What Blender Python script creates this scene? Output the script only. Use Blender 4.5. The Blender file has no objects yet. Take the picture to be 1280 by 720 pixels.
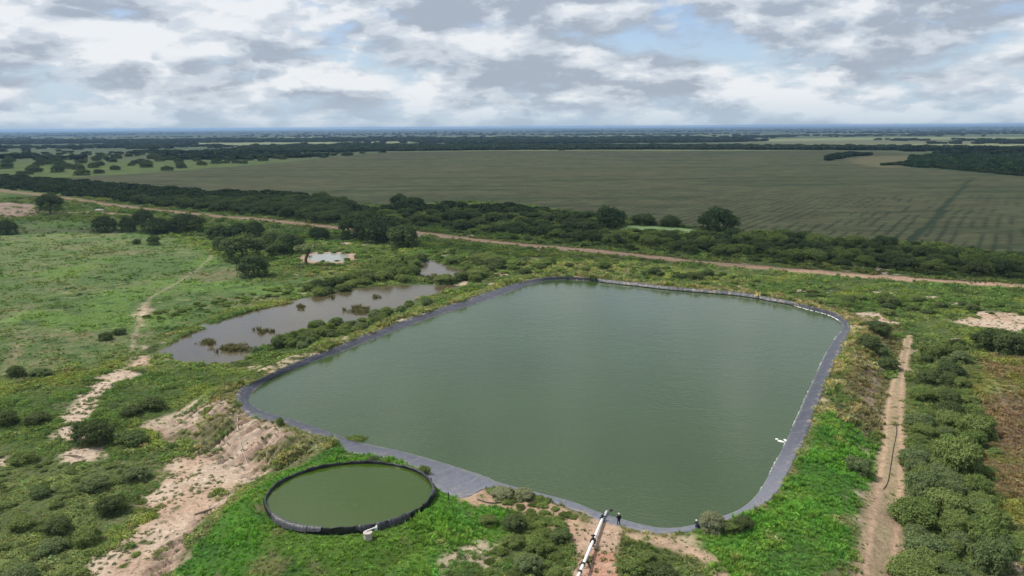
import bpy, bmesh, math, random
import numpy as np
from mathutils import Vector, Matrix
random.seed(7)
rng = np.random.default_rng(11)
R = math.radians
scene = bpy.context.scene

# ------------------------------------------------------------------ camera
H = 55.0                     # above the crest of the reservoir bank (z = 0)
FPX = 1000.0                 # focal length in pixels of the 1280 px wide photograph
PITCH = math.atan(201.5 / FPX)
ROLL = R(0.335)
fw = np.array([0, math.cos(PITCH), -math.sin(PITCH)])
u0 = np.array([0, math.sin(PITCH), math.cos(PITCH)])
r0 = np.array([1.0, 0, 0])
rt = r0 * math.cos(ROLL) - u0 * math.sin(ROLL)
up = u0 * math.cos(ROLL) + r0 * math.sin(ROLL)
cd = bpy.data.cameras.new('camera')
cd.sensor_width = 36; cd.lens = 36 * FPX / 1280
cd.clip_start = 1; cd.clip_end = 80000
cam = bpy.data.objects.new('camera', cd)
scene.collection.objects.link(cam)
cam.matrix_world = Matrix([[rt[0], up[0], -fw[0], 0], [rt[1], up[1], -fw[1], 0], [rt[2], up[2], -fw[2], H], [0, 0, 0, 1]])
scene.camera = cam

# ------------------------------------------------------------------ light
SUN_EL = R(54)
SUN_TRAVEL = (1.0, -0.12)          # light travels towards +x, a little towards the camera
az = math.atan2(-SUN_TRAVEL[0], -SUN_TRAVEL[1])   # compass angle from +y of where the sun stands
sl = bpy.data.lights.new('sun', 'SUN'); sl.energy = 4.5; sl.angle = R(0.5); sl.color = (1, 0.95, 0.87)
so = bpy.data.objects.new('sun', sl); scene.collection.objects.link(so)
tv = Vector((SUN_TRAVEL[0], SUN_TRAVEL[1], 0)).normalized() * math.cos(SUN_EL) - Vector((0, 0, math.sin(SUN_EL)))
so.rotation_euler = tv.to_track_quat('-Z', 'Y').to_euler()
scene.view_settings.view_transform = 'Standard'
scene.view_settings.look = 'None'
scene.view_settings.exposure = 0.0
scene.view_settings.gamma = 1.0

class NT:
    """small helper for node trees"""
    def __init__(self, nt):
        self.t = nt
    def n(self, typ, **kw):
        nd = self.t.nodes.new(typ)
        for k, v in kw.items():
            if k.startswith('i_'):
                nd.inputs[k[2:].replace('_', ' ')].default_value = v
            else:
                setattr(nd, k, v)
        return nd
    def l(self, a, b):
        self.t.links.new(a, b)
    def put(self, sock, v):
        if isinstance(v, (int, float, tuple, list)): sock.default_value = v
        else: self.l(v, sock)
    def m(self, op, a, b=None, c=None, clamp=False):
        nd = self.t.nodes.new('ShaderNodeMath'); nd.operation = op; nd.use_clamp = clamp
        self.put(nd.inputs[0], a)
        if b is not None: self.put(nd.inputs[1], b)
        if c is not None: self.put(nd.inputs[2], c)
        return nd.outputs[0]
    def v(self, op, a, b=None):
        nd = self.t.nodes.new('ShaderNodeVectorMath'); nd.operation = op
        self.put(nd.inputs[0], a)
        if b is not None:
            self.put(nd.inputs['Scale' if op == 'SCALE' else 1], b)
        return nd.outputs['Value' if op in ('LENGTH', 'DOT_PRODUCT', 'DISTANCE') else 0]
    def ss(self, x, lo, hi):
        nd = self.t.nodes.new('ShaderNodeMapRange'); nd.interpolation_type = 'SMOOTHSTEP'
        self.put(nd.inputs[0], x); nd.inputs[1].default_value = lo; nd.inputs[2].default_value = hi
        return nd.outputs[0]
    def mix(self, f, a, b, blend='MIX'):
        nd = self.t.nodes.new('ShaderNodeMix'); nd.data_type = 'RGBA'; nd.blend_type = blend
        self.put(nd.inputs[0], f)
        for s, v in ((nd.inputs[6], a), (nd.inputs[7], b)):
            if isinstance(v, tuple) and len(v) == 3: v = v + (1,)
            self.put(s, v)
        return nd.outputs[2]
    def noise(self, vec, scale, detail=4, rough=0.5, dim='3D', dist=0.0, w=None):
        nd = self.t.nodes.new('ShaderNodeTexNoise'); nd.noise_dimensions = dim
        nd.inputs['Scale'].default_value = scale; nd.inputs['Detail'].default_value = detail
        nd.inputs['Roughness'].default_value = rough; nd.inputs['Distortion'].default_value = dist
        if vec is not None: self.l(vec, nd.inputs['Vector'])
        return nd.outputs[0]

def px_dir(px, py):
    d = fw * FPX + rt * (px - 640) - up * (py - 360)
    return d / np.linalg.norm(d)

world = bpy.data.worlds.new('World'); scene.world = world; world.use_nodes = True
wt = NT(world.node_tree)
for nd in list(world.node_tree.nodes): world.node_tree.nodes.remove(nd)
sky = wt.n('ShaderNodeTexSky', sky_type='NISHITA', sun_disc=False)
sky.sun_elevation = SUN_EL; sky.sun_rotation = az; sky.altitude = 50; sky.air_density = 1.0; sky.dust_density = 0.6; sky.ozone_density = 2.5
tc = wt.n('ShaderNodeTexCoord').outputs['Generated']
sep = wt.n('ShaderNodeSeparateXYZ'); wt.l(tc, sep.inputs[0])
dx, dy, dz = sep.outputs
zc = wt.m('MAXIMUM', dz, 0.0)
def cloud_plane(z_off, lift):
    den = wt.m('ADD', wt.m('ADD', zc, lift), z_off)
    c = wt.n('ShaderNodeCombineXYZ')
    wt.l(wt.m('DIVIDE', dx, den), c.inputs[0]); wt.l(wt.m('DIVIDE', dy, den), c.inputs[1])
    return c.outputs[0]
pA, pB = cloud_plane(0.20, 0.0), cloud_plane(0.20, 0.034)
sun_off = (-0.10, 0.0, 0.0)
def big(p): return wt.noise(wt.v('ADD', p, (3.1, 7.4, 0.3)), 1.7, 8, 0.5, dist=0.1)
def puff(lift, side):
    c = wt.n('ShaderNodeCombineXYZ'); wt.l(wt.m('ADD', dx, side), c.inputs[0]); wt.l(dy, c.inputs[1]); wt.l(wt.m('MULTIPLY', wt.m('ADD', zc, lift), 2.3), c.inputs[2])
    w = wt.n('ShaderNodeTexVoronoi', feature='F1'); w.inputs['Scale'].default_value = 9.5; w.inputs['Detail'].default_value = 3; w.inputs['Roughness'].default_value = .5
    nz = wt.noise(c.outputs[0], 14, 6, .6); wt.l(wt.v('ADD', c.outputs[0], wt.v('SCALE', (1.0, 0.6, 0.8), wt.m('MULTIPLY', nz, .10))), w.inputs['Vector'])
    return wt.m('ADD', wt.m('MULTIPLY', wt.m('SUBTRACT', 1.0, w.outputs['Distance']), .6), wt.m('MULTIPLY', nz, .4))
pB = wt.v('ADD', pB, sun_off)
nA, nB = big(pA), big(pB)
sA, sB = puff(0.0, 0.0), puff(0.016, -0.012)
hole_dir = px_dir(825, 45)
hv = wt.n('ShaderNodeCombineXYZ')
wt.l(wt.m('SUBTRACT', dx, float(hole_dir[0])), hv.inputs[0])
wt.l(wt.m('MULTIPLY', wt.m('SUBTRACT', dz, float(hole_dir[2])), 1.9), hv.inputs[2])
hole = wt.m('MULTIPLY', wt.ss(wt.v('LENGTH', hv.outputs[0]), 0.10, 0.0), wt.m('GREATER_THAN', dy, 0.0))
dens = wt.m('ADD', wt.m('MULTIPLY', nA, 0.62), wt.m('MULTIPLY', sA, 0.38))
densB = wt.m('ADD', wt.m('MULTIPLY', nB, 0.62), wt.m('MULTIPLY', sB, 0.38))
dens = wt.m('SUBTRACT', dens, wt.m('MULTIPLY', hole, 0.20))
fd = px_dir(140, 18); fv = wt.n('ShaderNodeCombineXYZ')
wt.l(wt.m('SUBTRACT', dx, float(fd[0])), fv.inputs[0]); wt.l(wt.m('MULTIPLY', wt.m('SUBTRACT', dz, float(fd[2])), 2.0), fv.inputs[2])
dens = wt.m('ADD', dens, wt.m('MULTIPLY', wt.ss(wt.v('LENGTH', fv.outputs[0]), 0.16, 0.0), 0.10))
cover = wt.ss(dens, 0.22, 0.37)
grad = wt.m('SUBTRACT', dens, densB)
lit = wt.ss(wt.m('ADD', grad, wt.m('MULTIPLY', wt.m('SUBTRACT', 0.40, dens), 0.42)), -0.085, 0.115)
ccol = wt.mix(wt.ss(lit, 0.0, 0.55), (0.40, 0.455, 0.54), (0.62, 0.68, 0.75))
ccol = wt.mix(wt.ss(lit, 0.5, 1.0), ccol, (0.86, 0.885, 0.91))
hz = wt.ss(zc, 0.045, 0.0)
ccol = wt.mix(wt.m('MULTIPLY', hz, 0.6), ccol, (0.50, 0.63, 0.74))
bg1 = wt.n('ShaderNodeBackground'); wt.l(wt.mix(wt.m('MULTIPLY', hz, 0.55), sky.outputs[0], (5.0, 6.6, 8.2)), bg1.inputs[0]); bg1.inputs[1].default_value = 0.1; bg1_in = wt.mix(1.0, sky.outputs[0], (1.35, 1.32, 1.45), 'MULTIPLY'); wt.l(wt.mix(wt.m('MULTIPLY', wt.ss(zc, 0.13, 0.0), 0.85), bg1_in, (4.4, 5.9, 7.6)), bg1.inputs[0])
bg2 = wt.n('ShaderNodeBackground'); wt.l(ccol, bg2.inputs[0]); bg2.inputs[1].default_value = 1.0
mx = wt.n('ShaderNodeMixShader'); wt.l(wt.m('MULTIPLY', cover, 0.96), mx.inputs[0]); wt.l(bg1.outputs[0], mx.inputs[1]); wt.l(bg2.outputs[0], mx.inputs[2])
wo = wt.n('ShaderNodeOutputWorld'); wt.l(mx.outputs[0], wo.inputs[0])
world.cycles.sampling_method = 'MANUAL'; world.cycles.sample_map_resolution = 512

# ------------------------------------------------------------------ helpers
GZ = -3.5        # level of the plain
WZ = -1.1        # reservoir water
MZ = -3.55       # marsh water
TZ = 0.45        # tank water
RIM = .95       # tank rim

def at(px, py, z=GZ):
    d = px_dir(px, py)
    t = (z - H) / min(d[2], -1e-4)
    return np.array([d[0] * t, d[1] * t])
def ats(pts, z=GZ): return np.array([at(p[0], p[1], z) for p in pts])
def proj(x, y, z):
    v = np.array([x, y, z - H]); k = v @ fw
    return 640 + FPX * (v @ rt) / k, 360 - FPX * (v @ up) / k
def smooth(pts, n=6, closed=True):
    P = np.asarray(pts, float); N = len(P); out = []
    for i in range(N if closed else N - 1):
        if closed: a, b, c, d = P[(i-1) % N], P[i], P[(i+1) % N], P[(i+2) % N]
        else: a, b, c, d = P[max(i-1, 0)], P[i], P[i+1], P[min(i+2, N-1)]
        for k in range(n):
            t = k / n
            out.append(0.5*((2*b)+(c-a)*t+(2*a-5*b+4*c-d)*t*t+(3*b-a-3*c+d)*t**3))
    if not closed: out.append(P[-1])
    return np.array(out)

def _hash(ix, iy, seed):
    h = (ix.astype(np.int64) * 374761393 + iy.astype(np.int64) * 668265263 + seed * 1442695041) & 0xffffffff
    h = ((h ^ (h >> 13)) * 1274126177) & 0xffffffff
    return ((h ^ (h >> 16)) & 0xffffff) / float(0xffffff)
def vnoise(x, y, s, seed=0):
    x = x / s + 1000.3; y = y / s + 1000.7
    ix, iy = np.floor(x), np.floor(y); fx, fy = x - ix, y - iy
    fx = fx*fx*(3-2*fx); fy = fy*fy*(3-2*fy)
    a = _hash(ix, iy, seed); b = _hash(ix+1, iy, seed); c = _hash(ix, iy+1, seed); d = _hash(ix+1, iy+1, seed)
    return (a*(1-fx)+b*fx)*(1-fy) + (c*(1-fx)+d*fx)*fy
def fbm(x, y, s, seed=0, o=4, g=0.5):
    t = 0; amp = 1; tot = 0
    for k in range(o):
        t = t + amp * vnoise(x*math.cos(k)-y*math.sin(k), x*math.sin(k)+y*math.cos(k), s, seed+k*17); tot += amp; amp *= g; s *= 0.5
    return t / tot
def sst(x, lo, hi):
    t = np.clip((x - lo) / (hi - lo), 0, 1); return t*t*(3-2*t)

def seg_dist(x, y, P, closed, margin=60.0):
    """distance to a polyline; points beyond the margin get a large value"""
    out = np.full(x.shape, 1e4)
    m = (x > P[:, 0].min()-margin) & (x < P[:, 0].max()+margin) & (y > P[:, 1].min()-margin) & (y < P[:, 1].max()+margin)
    if not m.any(): return out, m
    X, Y = x[m], y[m]; best = np.full(X.shape, 1e12)
    N = len(P)
    for i in range(N if closed else N-1):
        a = P[i]; b = P[(i+1) % N]; ex, ey = b - a; L = ex*ex+ey*ey+1e-12
        t = np.clip(((X-a[0])*ex+(Y-a[1])*ey)/L, 0, 1)
        best = np.minimum(best, (X-a[0]-t*ex)**2+(Y-a[1]-t*ey)**2)
    out[m] = np.sqrt(best)
    return out, m
def sdf(x, y, P, margin=60.0):
    """signed distance to a closed polygon, negative inside"""
    d, m = seg_dist(x, y, P, True, margin)
    if not m.any(): return d
    X, Y = x[m], y[m]; ins = np.zeros(X.shape, bool); N = len(P)
    for i in range(N):
        x1, y1 = P[i]; x2, y2 = P[(i+1) % N]
        c = ((y1 > Y) != (y2 > Y))
        if abs(y2-y1) > 1e-9:
            ins ^= c & (X < (x2-x1)*(Y-y1)/(y2-y1)+x1)
    dm = d[m]; dm[ins] *= -1; d[m] = dm
    return d

# ------------------------------------------------------------------ layout of the place
PAIRS = [  # outer edge of the liner / water edge
 ((702,346),(702,349.8)),((763,350),(763,353.6)),((840,358.5),(840,361.8)),((925,365.5),(925,369)),((960,371.5),(960,375)),((987,376.5),(985,380)),
 ((1017,384),(1010,387)),((1042,391),(1036,394)),((1057,400),(1050,402)),((1062,410),(1054,411)),((1057,422),(1042,425)),((1045,447),(1027,452)),
 ((1030,482),(1011,487)),((1007,540),(987,541)),((1001,555),(980,556)),((985,587),(969,577)),((970,615),(955,604)),((950,632),(943,621)),
 ((932,642),(925,636)),((905,652),(897,647)),((865,662),(857,658)),((823,665.5),(826,659.5)),((805,663),(801,655)),((779,657),(779,649)),((746,647),(751,641)),
 ((715,634),(720,628.5)),((677,622),(686,619)),((630,609),(650,610)),((606,610),(622,602)),((580,621),(610,596)),((545,608),(592,590)),
 ((533,593),(560,580)),((505,577),(522,569)),((470,569),(495,562)),((432,563),(465,556)),((417,548),(434,548.5)),((392,541),(415,541)),((360,530),(372,526)),
 ((324,521),(338,516)),((303,508),(319,509)),((297,494),(311,499)),((304,484),(320,487)),((319,477),(337,475)),((365,455),(385,455)),((419,434),(432,438)),
 ((465,416),(481,419)),((530,392),(543,396)),((580,376),(595,380)),((620,362),(635,366)),((661,350.5),(667,354.5))]
OUT = smooth(ats([p[0] for p in PAIRS], 0.0), 5)
INN = smooth(ats([p[1] for p in PAIRS], WZ), 5)
TC = at(438, 614, RIM); TR = 12.55; TEY = .90
def trad(x, y): return np.hypot(x-TC[0], (y-TC[1])/TEY)

MARSH = smooth(ats([(213,434),(232,420),(262,408),(300,394),(340,384),(385,375),(420,367),(460,361),(500,359),(530,358),(560,358),(553,364),(530,371),(505,378),(480,386),(462,394),(440,403),(420,405),(400,404),(380,411),(362,419),(345,431),(318,438),(300,449),(270,454),(240,453),(216,447)], MZ), 4)
POOL = smooth(ats([(522,336),(538,325),(562,334),(585,340),(556,350),(530,350),(518,344)], MZ), 4)
WPOND = smooth(ats([(388,320),(400,317),(425,317),(434,320),(430,326),(405,327),(390,325)], MZ), 4)
GPOND = smooth(ats([(778,285),(800,282),(835,284),(866,288),(864,292),(830,289),(800,288),(780,287)], MZ), 4)
STRIP = smooth(ats([(655,341),(690,341),(715,344),(690,345.5),(660,344)], MZ), 4)
ROAD = smooth(ats([(-220,212),(-120,224),(0,238),(60,245),(150,257),(250,268),(330,275),(400,283),(460,288.5),(520,291),(560,296),(640,305),(720,312),(800,320),(880,328),(960,335),(1040,341),(1100,346),(1180,351),(1280,358),(1420,368),(1600,380)]), 5, False)
SIDE = smooth(ats([(-150,280),(0,272),(60,268),(95,265.5),(130,265.5),(165,270),(200,273)]), 5, False)
TRACK = smooth(ats([(1136,420),(1130,445),(1122,480),(1117,520),(1116,560),(1113,600),(1107,650),(1098,720),(1090,800),(1080,900)]), 5, False)
FOOT = smooth(ats([(158,470),(172,408),(178,385),(190,372),(215,357),(245,338),(263,322),(262,317)]), 5, False)
def P(pts, z=GZ, n=3): return smooth(ats(pts, z), n)
SAND = [P([(345,560),(305,578),(262,548),(222,562),(182,612),(150,655),(120,695),(90,735),(90,800),(170,800),(200,715),(235,672),(275,638),(310,608),(345,590)]),
        P([(165,449),(187,444),(206,452),(180,463),(165,476),(148,482),(130,492),(118,512),(102,532),(112,555),(128,565),(108,573),(78,576),(74,546),(84,512),(110,490),(140,465)]),
        P([(176,408),(170,402),(176,384),(188,378),(189,385),(182,400)]),
        P([(0,575),(18,572),(10,585),(-20,600)]), P([(-5,690),(12,700),(8,715),(-20,725)]),
        P([(1090,590),(1120,600),(1138,640),(1140,690),(1150,760),(1060,760),(1075,700),(1072,655),(1062,640),(1085,625)]),
        P([(1190,395),(1230,390),(1290,393),(1290,412),(1240,411),(1200,405)]),
        P([(1245,690),(1290,685),(1300,760),(1255,760)]), P([(1070,393),(1110,392),(1122,402),(1100,408),(1080,402)]),
        P([(18,432),(30,430),(22,447),(8,447)]), P([(1078,568),(1095,575),(1100,600),(1082,598)])]
RED = [P([(205,520),(262,505),(300,520),(340,540),(372,552),(395,568),(360,590),(325,592),(300,578),(262,560),(225,548),(203,535)], -1.5),
       P([(345,588),(325,602),(290,625),(240,668),(195,720),(165,735),(195,690),(245,640),(300,600)], -2.5),
       P([(0,253),(40,256),(56,266),(30,270),(0,270),(-60,270),(-60,255)]),
       P([(1085,450),(1105,460),(1100,500),(1085,540),(1078,520)], -2)]
CRESTSAND = smooth(ats([(330,470),(300,470),(255,492),(215,515),(190,522)], -2.0), 4, False)
NEARPATH = smooth(ats([(596,624),(640,632),(680,642),(705,655),(725,672),(745,690),(740,720),(735,790)], -0.4), 4, False)
PIPEPATH = P([(742,652),(775,654),(772,690),(780,730),(790,800),(700,800),(712,725),(722,705),(718,690),(735,672)], -0.5)
NEARPATH2 = smooth(ats([(790,680),(820,684),(850,692),(880,708),(920,750)], -1.0), 4, False)
LUSH = [P([(478,571),(430,566),(388,573),(340,602),(262,650),(185,722),(140,790),(570,790),(548,725),(560,694),(605,690),(640,668),(622,640),(585,622),(548,612),(520,590)], -0.5),
        P([(1020,530),(1058,529),(1111,564),(1106,602),(1080,622),(1068,650),(1062,690),(1040,730),(1020,800),(880,800),(890,722),(872,690),(868,664),(935,650),(978,620),(1003,580)], -1.0)]
DARKSCRUB = [P([(600,632),(650,640),(690,652),(722,678),(712,700),(700,722),(690,790),(590,790),(620,725),(650,695),(640,668),(615,645)], -0.6),
             P([(775,690),(800,688),(830,700),(865,722),(870,790),(770,790),(768,720)], -0.8),
             P([(0,560),(60,575),(130,585),(172,580),(158,612),(128,650),(95,690),(65,760),(-60,790),(-60,560)])]
PALESPOT = P([(590,680),(625,680),(640,690),(615,712),(590,740),(548,740),(560,700)], -0.6)
HEATH = P([(1228,445),(1300,440),(1320,640),(1250,640),(1228,600),(1225,540)])
HEATHRED = P([(1235,500),(1300,495),(1300,570),(1250,560)])
CROP = P([(60,224),(200,215),(330,205),(480,191),(640,188.5),(900,188.5),(1100,190),(1290,205),(1500,215),(1500,330),(1290,315),(1180,306),(1000,294),(880,286),(740,268),(620,252),(480,256),(400,250),(250,241),(150,233)])
DGREEN = P([(1130,196),(1290,193),(1600,195),(1600,225),(1290,220),(1140,208)])
YPATCH = P([(1060,199),(1100,195),(1150,196),(1130,208),(1090,208)])
DIAG = ats([(1137,303),(1160,282),(1190,248),(1216,222)])
PALEFAR = [P([(925,182),(1290,180),(1290,184.3),(925,184.3)]), P([(955,174),(1130,171.3),(1340,171.3),(1340,174.4),(1130,174.6),(955,177)]), P([(330,172),(390,171.5),(420,173),(330,174)]),
           P([(700,175.5),(880,173),(960,174.5),(700,177.5)]), P([(180,178),(420,176),(520,178),(300,182)])]
MOUND = P([(575,625),(640,622),(700,642),(770,668),(870,672),(960,650),(1010,590),(1040,640),(1020,720),(1000,900),(560,900),(560,700)], 0.0)
SHORT = P([(-300,272),(0,275),(150,282),(300,330),(330,350),(420,345),(400,362),(330,378),(260,398),(225,415),(170,440),(60,462),(-100,500),(-300,500)])
DARKSOIL = P([(1150,440),(1222,440),(1228,540),(1240,620),(1245,760),(1150,760),(1142,620),(1140,520)])

def height(x, y, sd=None):
    if sd is None: sd = sdf(x, y, OUT)
    bank = 1 - sst(sd, 3.0, 12.5)
    rt_ = trad(x, y)
    bank = np.maximum(bank, 1 - sst(rt_, TR+2.5, TR+13))
    bank = np.maximum(bank, 1 - sst(sdf(x, y, MOUND), 0, 14))
    z = GZ + (0 - GZ) * bank
    rel = (fbm(x, y, 9, 3, 4) - 0.5) * 0.9 + (fbm(x, y, 60, 5, 2) - 0.5) * 0.8
    far = sst(np.hypot(x, y), 500, 3000)
    z = z + rel * sst(sd, 0.5, 6) * sst(np.abs(rt_-TR), 0.5, 4) * (1-far)
    # gullies on the eroded slopes
    for k, q in enumerate(RED[:2]):
        m = 1 - sst(sdf(x, y, q), -1.5, 1.5)
        u = (x * 0.8 - y * 0.6)
        z = z - m * 1.25 * np.abs(np.sin((u + 3.0*(vnoise(x, y, 5, 9)-.5)) * 1.35)) * (.35+vnoise(x, y, 3, 21))
    # basins
    for q in (MARSH, POOL, WPOND, GPOND, STRIP):
        s = sdf(x, y, q, 30)
        z = np.where(s < 6, np.minimum(z, MZ - 0.12 + np.clip(s, -3, 6)*0.35 + 1.1*(fbm(x, y, 9, 4, 3)-.5)), z)
    # inside the reservoir the ground drops below the liner; inside the tank it lies at the tank floor
    z = np.where(sd < 0, np.maximum(sd*9.0, -3.2) - 0.12, z)
    z = np.maximum(z, -4.6)
    z = np.where(rt_ < TR - 0.1, -0.3, z)
    return z

def C(*v): return np.array(v, float)
MEADOW, MEADOW2, LIME, DRY, LUSHC = C(.078,.125,.036), C(.118,.158,.050), C(.17,.19,.045), C(.27,.235,.125), C(.088,.20,.032)
SANDC, REDC, DARKC, CROPC = C(.43,.335,.255), C(.31,.215,.165), C(.045,.07,.025), C(.084,.090,.043)

def lerp(c, k, t): return c * (1-t[..., None]) + k * t[..., None]
def ground(x, y):
    """height, albedo, share of plant cover (0-1), kind of cover, for points of the place"""
    sd = sdf(x, y, OUT); z = height(x, y, sd)
    dist = np.hypot(x, y)
    a, b, c_ = fbm(x, y, 28, 31), fbm(x, y, 7, 41), fbm(x, y, 2.2, 51, 3)
    ed = (c_-.5)*2 + (b-.5)*3
    col = lerp(np.broadcast_to(MEADOW, x.shape+(3,)), MEADOW2, sst(a*.5+b*.5, .38, .62))
    col = lerp(col, LIME, sst(fbm(x, y, 16, 61), .56, .74)*.55)
    col = lerp(col, DARKC, sst(fbm(x, y, 6, 71), .60, .74)*.7)
    col = lerp(col, DRY*.75, sst(fbm(x, y, 40, 81)*.6+c_*.4, .60, .74)*.55)
    cover = np.ones(x.shape)
    grassy = np.zeros(x.shape)            # 0 leafy weeds, 1 grass blades
    pcol = col
    def bare(m, k):
        nonlocal col, cover
        col = lerp(col, k, m); cover = cover * (1-m)
    def paint(k, m):
        nonlocal col, pcol
        col = lerp(col, k, m); pcol = lerp(pcol, k, m)
    # random small bare spots in the meadow
    bare(sst(fbm(x, y, 14, 91)*.7+c_*.3, .66, .73)*(dist < 450), SANDC*.8)
    # short grazed meadow at the left
    short = 1-sst(sdf(x, y, SHORT, 120)+ed*3, -5, 5)
    mc = lerp(np.broadcast_to(C(.085,.135,.042), x.shape+(3,)), C(.125,.155,.06), sst(fbm(x, y, 22, 201)*.6+c_*.4, .42, .6))
    mc = lerp(mc, C(.17,.15,.085), sst(fbm(x*.5, y, 18, 203)*.6+c_*.4, .54, .68)*.7)
    mc = lerp(mc, C(.11,.185,.04), sst(fbm(x, y, 26, 205), .58, .7)*.7)
    mc = lerp(mc, C(.05,.085,.03), sst(fbm(x, y, 5, 207), .62, .74)*.8)
    paint(mc, short); cover = cover*(1-.6*short); grassy = np.maximum(grassy, short*.5)
    # dry grass round the crest
    rightside = sst(x, 40, 75)
    w = 3.0 + 4.0*rightside + 3.0*(1-sst(y, 140, 175))*(1-rightside)
    m = (1-sst(sd+ed, w, w+4)) * sst(sd, -1, 0.5)
    paint(DRY, m*(.55+.4*rightside)*sst(c_, .25, .6)); grassy = np.maximum(grassy, m)
    m = (1-sst(sd+ed*1.5, 12, 22))*rightside*sst(sd, 2, 6)
    paint(C(.15,.125,.07), m*.75*sst(b, .3, .55)); grassy = np.maximum(grassy, m*.7)
    for k, q in enumerate(DARKSCRUB):
        m = 1-sst(sdf(x, y, q)+ed*1.5, -1, 3)
        paint(C(.08,.12,.035) if k < 2 else C(.135,.165,.065), m*.8)
    m = 1-sst(sdf(x, y, DARKSOIL)+ed*1.5, -1, 3); paint(C(.10,.13,.045), m*.8)
    for q in LUSH:
        m = 1-sst(sdf(x, y, q)+ed*.9, -0.6, 1.2)
        lc = lerp(np.broadcast_to(LUSHC, x.shape+(3,)), C(.13,.20,.04), sst(fbm(x, y, 7, 77), .48, .66)*.6)
        lc = lerp(lc, C(.065,.145,.035), sst(fbm(x, y, 9, 78), .5, .66)*.7)
        lc = lerp(lc, DRY*.8, sst(fbm(x, y, 4.5, 79), .66, .76)*.6)
        paint(lc, m); cover = np.maximum(cover, m); grassy = np.maximum(grassy, m)
    m = 1-sst(sdf(x, y, HEATH)+ed*2, -2, 3); paint(lerp(np.broadcast_to(C(.15,.155,.045), x.shape+(3,)), C(.17,.125,.07), sst(b, .4, .6)), m*.9); grassy = np.maximum(grassy, m*.6)
    m = 1-sst(sdf(x, y, HEATHRED)+ed*2, -2, 3); paint(C(.155,.105,.075), m*.65)
    # eroded and sandy ground
    for k, q in enumerate(RED):
        m = 1-sst(sdf(x, y, q)+ed*1.2, -1.2, 1.2)
        bare(m*(.95 if k != 3 else .6)*(1-.75*sst(b, .5, .62)*(k == 0)), lerp(np.broadcast_to(REDC, x.shape+(3,)), SANDC*.95, sst(vnoise(x*.8-y*.6, (x*.6+y*.8)*.18, 1.3, 19)*.7+c_*.3, .5, .68)))
    for q in SAND:
        m = 1-sst(sdf(x, y, q)+ed*2.2, -2.6, 2.0)
        bare(m*(1-.8*sst(vnoise(x, y, 1.6, 15)*.5+b*.5, .64, .72)), lerp(np.broadcast_to(SANDC, x.shape+(3,)), SANDC*C(.86,.78,.74), sst(b, .4, .62)))
    m = 1-sst(sdf(x, y, RED[1])+ed*1.2, -1.2, 1.2); bare(m*.9, lerp(np.broadcast_to(REDC, x.shape+(3,)), SANDC*.9, sst(vnoise(x*.8-y*.6, (x*.6+y*.8)*.18, 1.1, 29)*.7+c_*.3, .5, .66)))
    d, _ = seg_dist(x, y, CRESTSAND, False); bare((1-sst(d+ed*.7, 1.0, 3.0))*.85, SANDC*.95)
    d, _ = seg_dist(x, y, NEARPATH, False); bare((1-sst(d+ed*.7, 1.6, 3.2))*.9, SANDC*C(.85,.74,.68))
    d, _ = seg_dist(x, y, NEARPATH2, False); bare((1-sst(d+ed*.5, .5, 1.8))*.85, SANDC*C(.9,.8,.74))
    m = 1-sst(sdf(x, y, PIPEPATH)+ed*.5, -.6, .8); bare(m, lerp(np.broadcast_to(SANDC*C(.84,.76,.72), x.shape+(3,)), REDC*C(1.1,.85,.75), sst(b, .55, .7)))
    m = 1-sst(sdf(x, y, PALESPOT)+ed, -1, 1); bare(m*.8*sst(c_, .3, .5), SANDC*.95)
    # tracks and roads
    d, _ = seg_dist(x, y, TRACK, False)
    tk = 1.35-.78*sst(y, 110, 210)+.35*(b-.5); d = d/tk
    rut = np.maximum(np.exp(-((d-1.15)/.42)**2), .42)
    m = 1-sst(d+ed*.2, 1.8, 2.6); bare(m*.97, lerp(np.broadcast_to(C(.20,.18,.10), x.shape+(3,)), SANDC*C(.93,.82,.74), np.clip(rut*1.5-.5*c_, 0, 1)))
    d, _ = seg_dist(x, y, FOOT, False, 30); bare((1-sst(d, .2, .9))*.55, SANDC*.75)
    d, _ = seg_dist(x, y, SIDE, False, 60); bare((1-sst(d+ed*.8, 2.2, 5))*.9, SANDC*C(.85,.72,.66))
    d, _ = seg_dist(x, y, ROAD, False, 60)
    m = (1-sst(d+ed*.5, 4.5, 8)); cover = cover*(1-.6*m); paint(C(.19,.16,.09), m*.6); grassy = np.maximum(grassy, m*.8)
    bare((1-sst(d+ed*.12, 3.6, 4.6)), lerp(np.broadcast_to(C(.30,.20,.135), x.shape+(3,)), C(.36,.265,.19), sst(np.abs(d-1.3), .6, 0)))
    # shores
    for q, k in ((WPOND, C(.36,.24,.19)),):
        m = 1-sst(sdf(x, y, q, 40)+ed, 3, 7); bare(m*.9, k)
    s = sdf(x, y, MARSH, 30); m = (1-sst(s, -1, 1)); bare(m, C(.10,.08,.055))
    s = sdf(x, y, POOL, 30); m = (1-sst(s, -1, 1)); bare(m, C(.10,.08,.055))
    fm = sst(y, 1350, 1600)
    fc = lerp(np.broadcast_to(C(.105,.13,.06), x.shape+(3,)), C(.06,.08,.045), sst(fbm(x*.35, y, 900, 111), .42, .58))
    fc = lerp(fc, C(.13,.135,.075), sst(fbm(x*.3, y, 700, 121), .56, .70)*.8)
    fc = lerp(fc, C(.032,.046,.034), sst(y, 4500, 7500)*.85)
    paint(fc, fm)
    # crop field and far country
    s = sdf(x, y, CROP, 120); m = 1-sst(s+(a-.5)*30, -4, 4)
    dv = DIAG[-1]-DIAG[0]; dv = dv/np.linalg.norm(dv); across = x*dv[1]-y*dv[0]
    row = np.sin(across*2*math.pi/6.5+3*vnoise(x, y, 60, 8))
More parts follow.
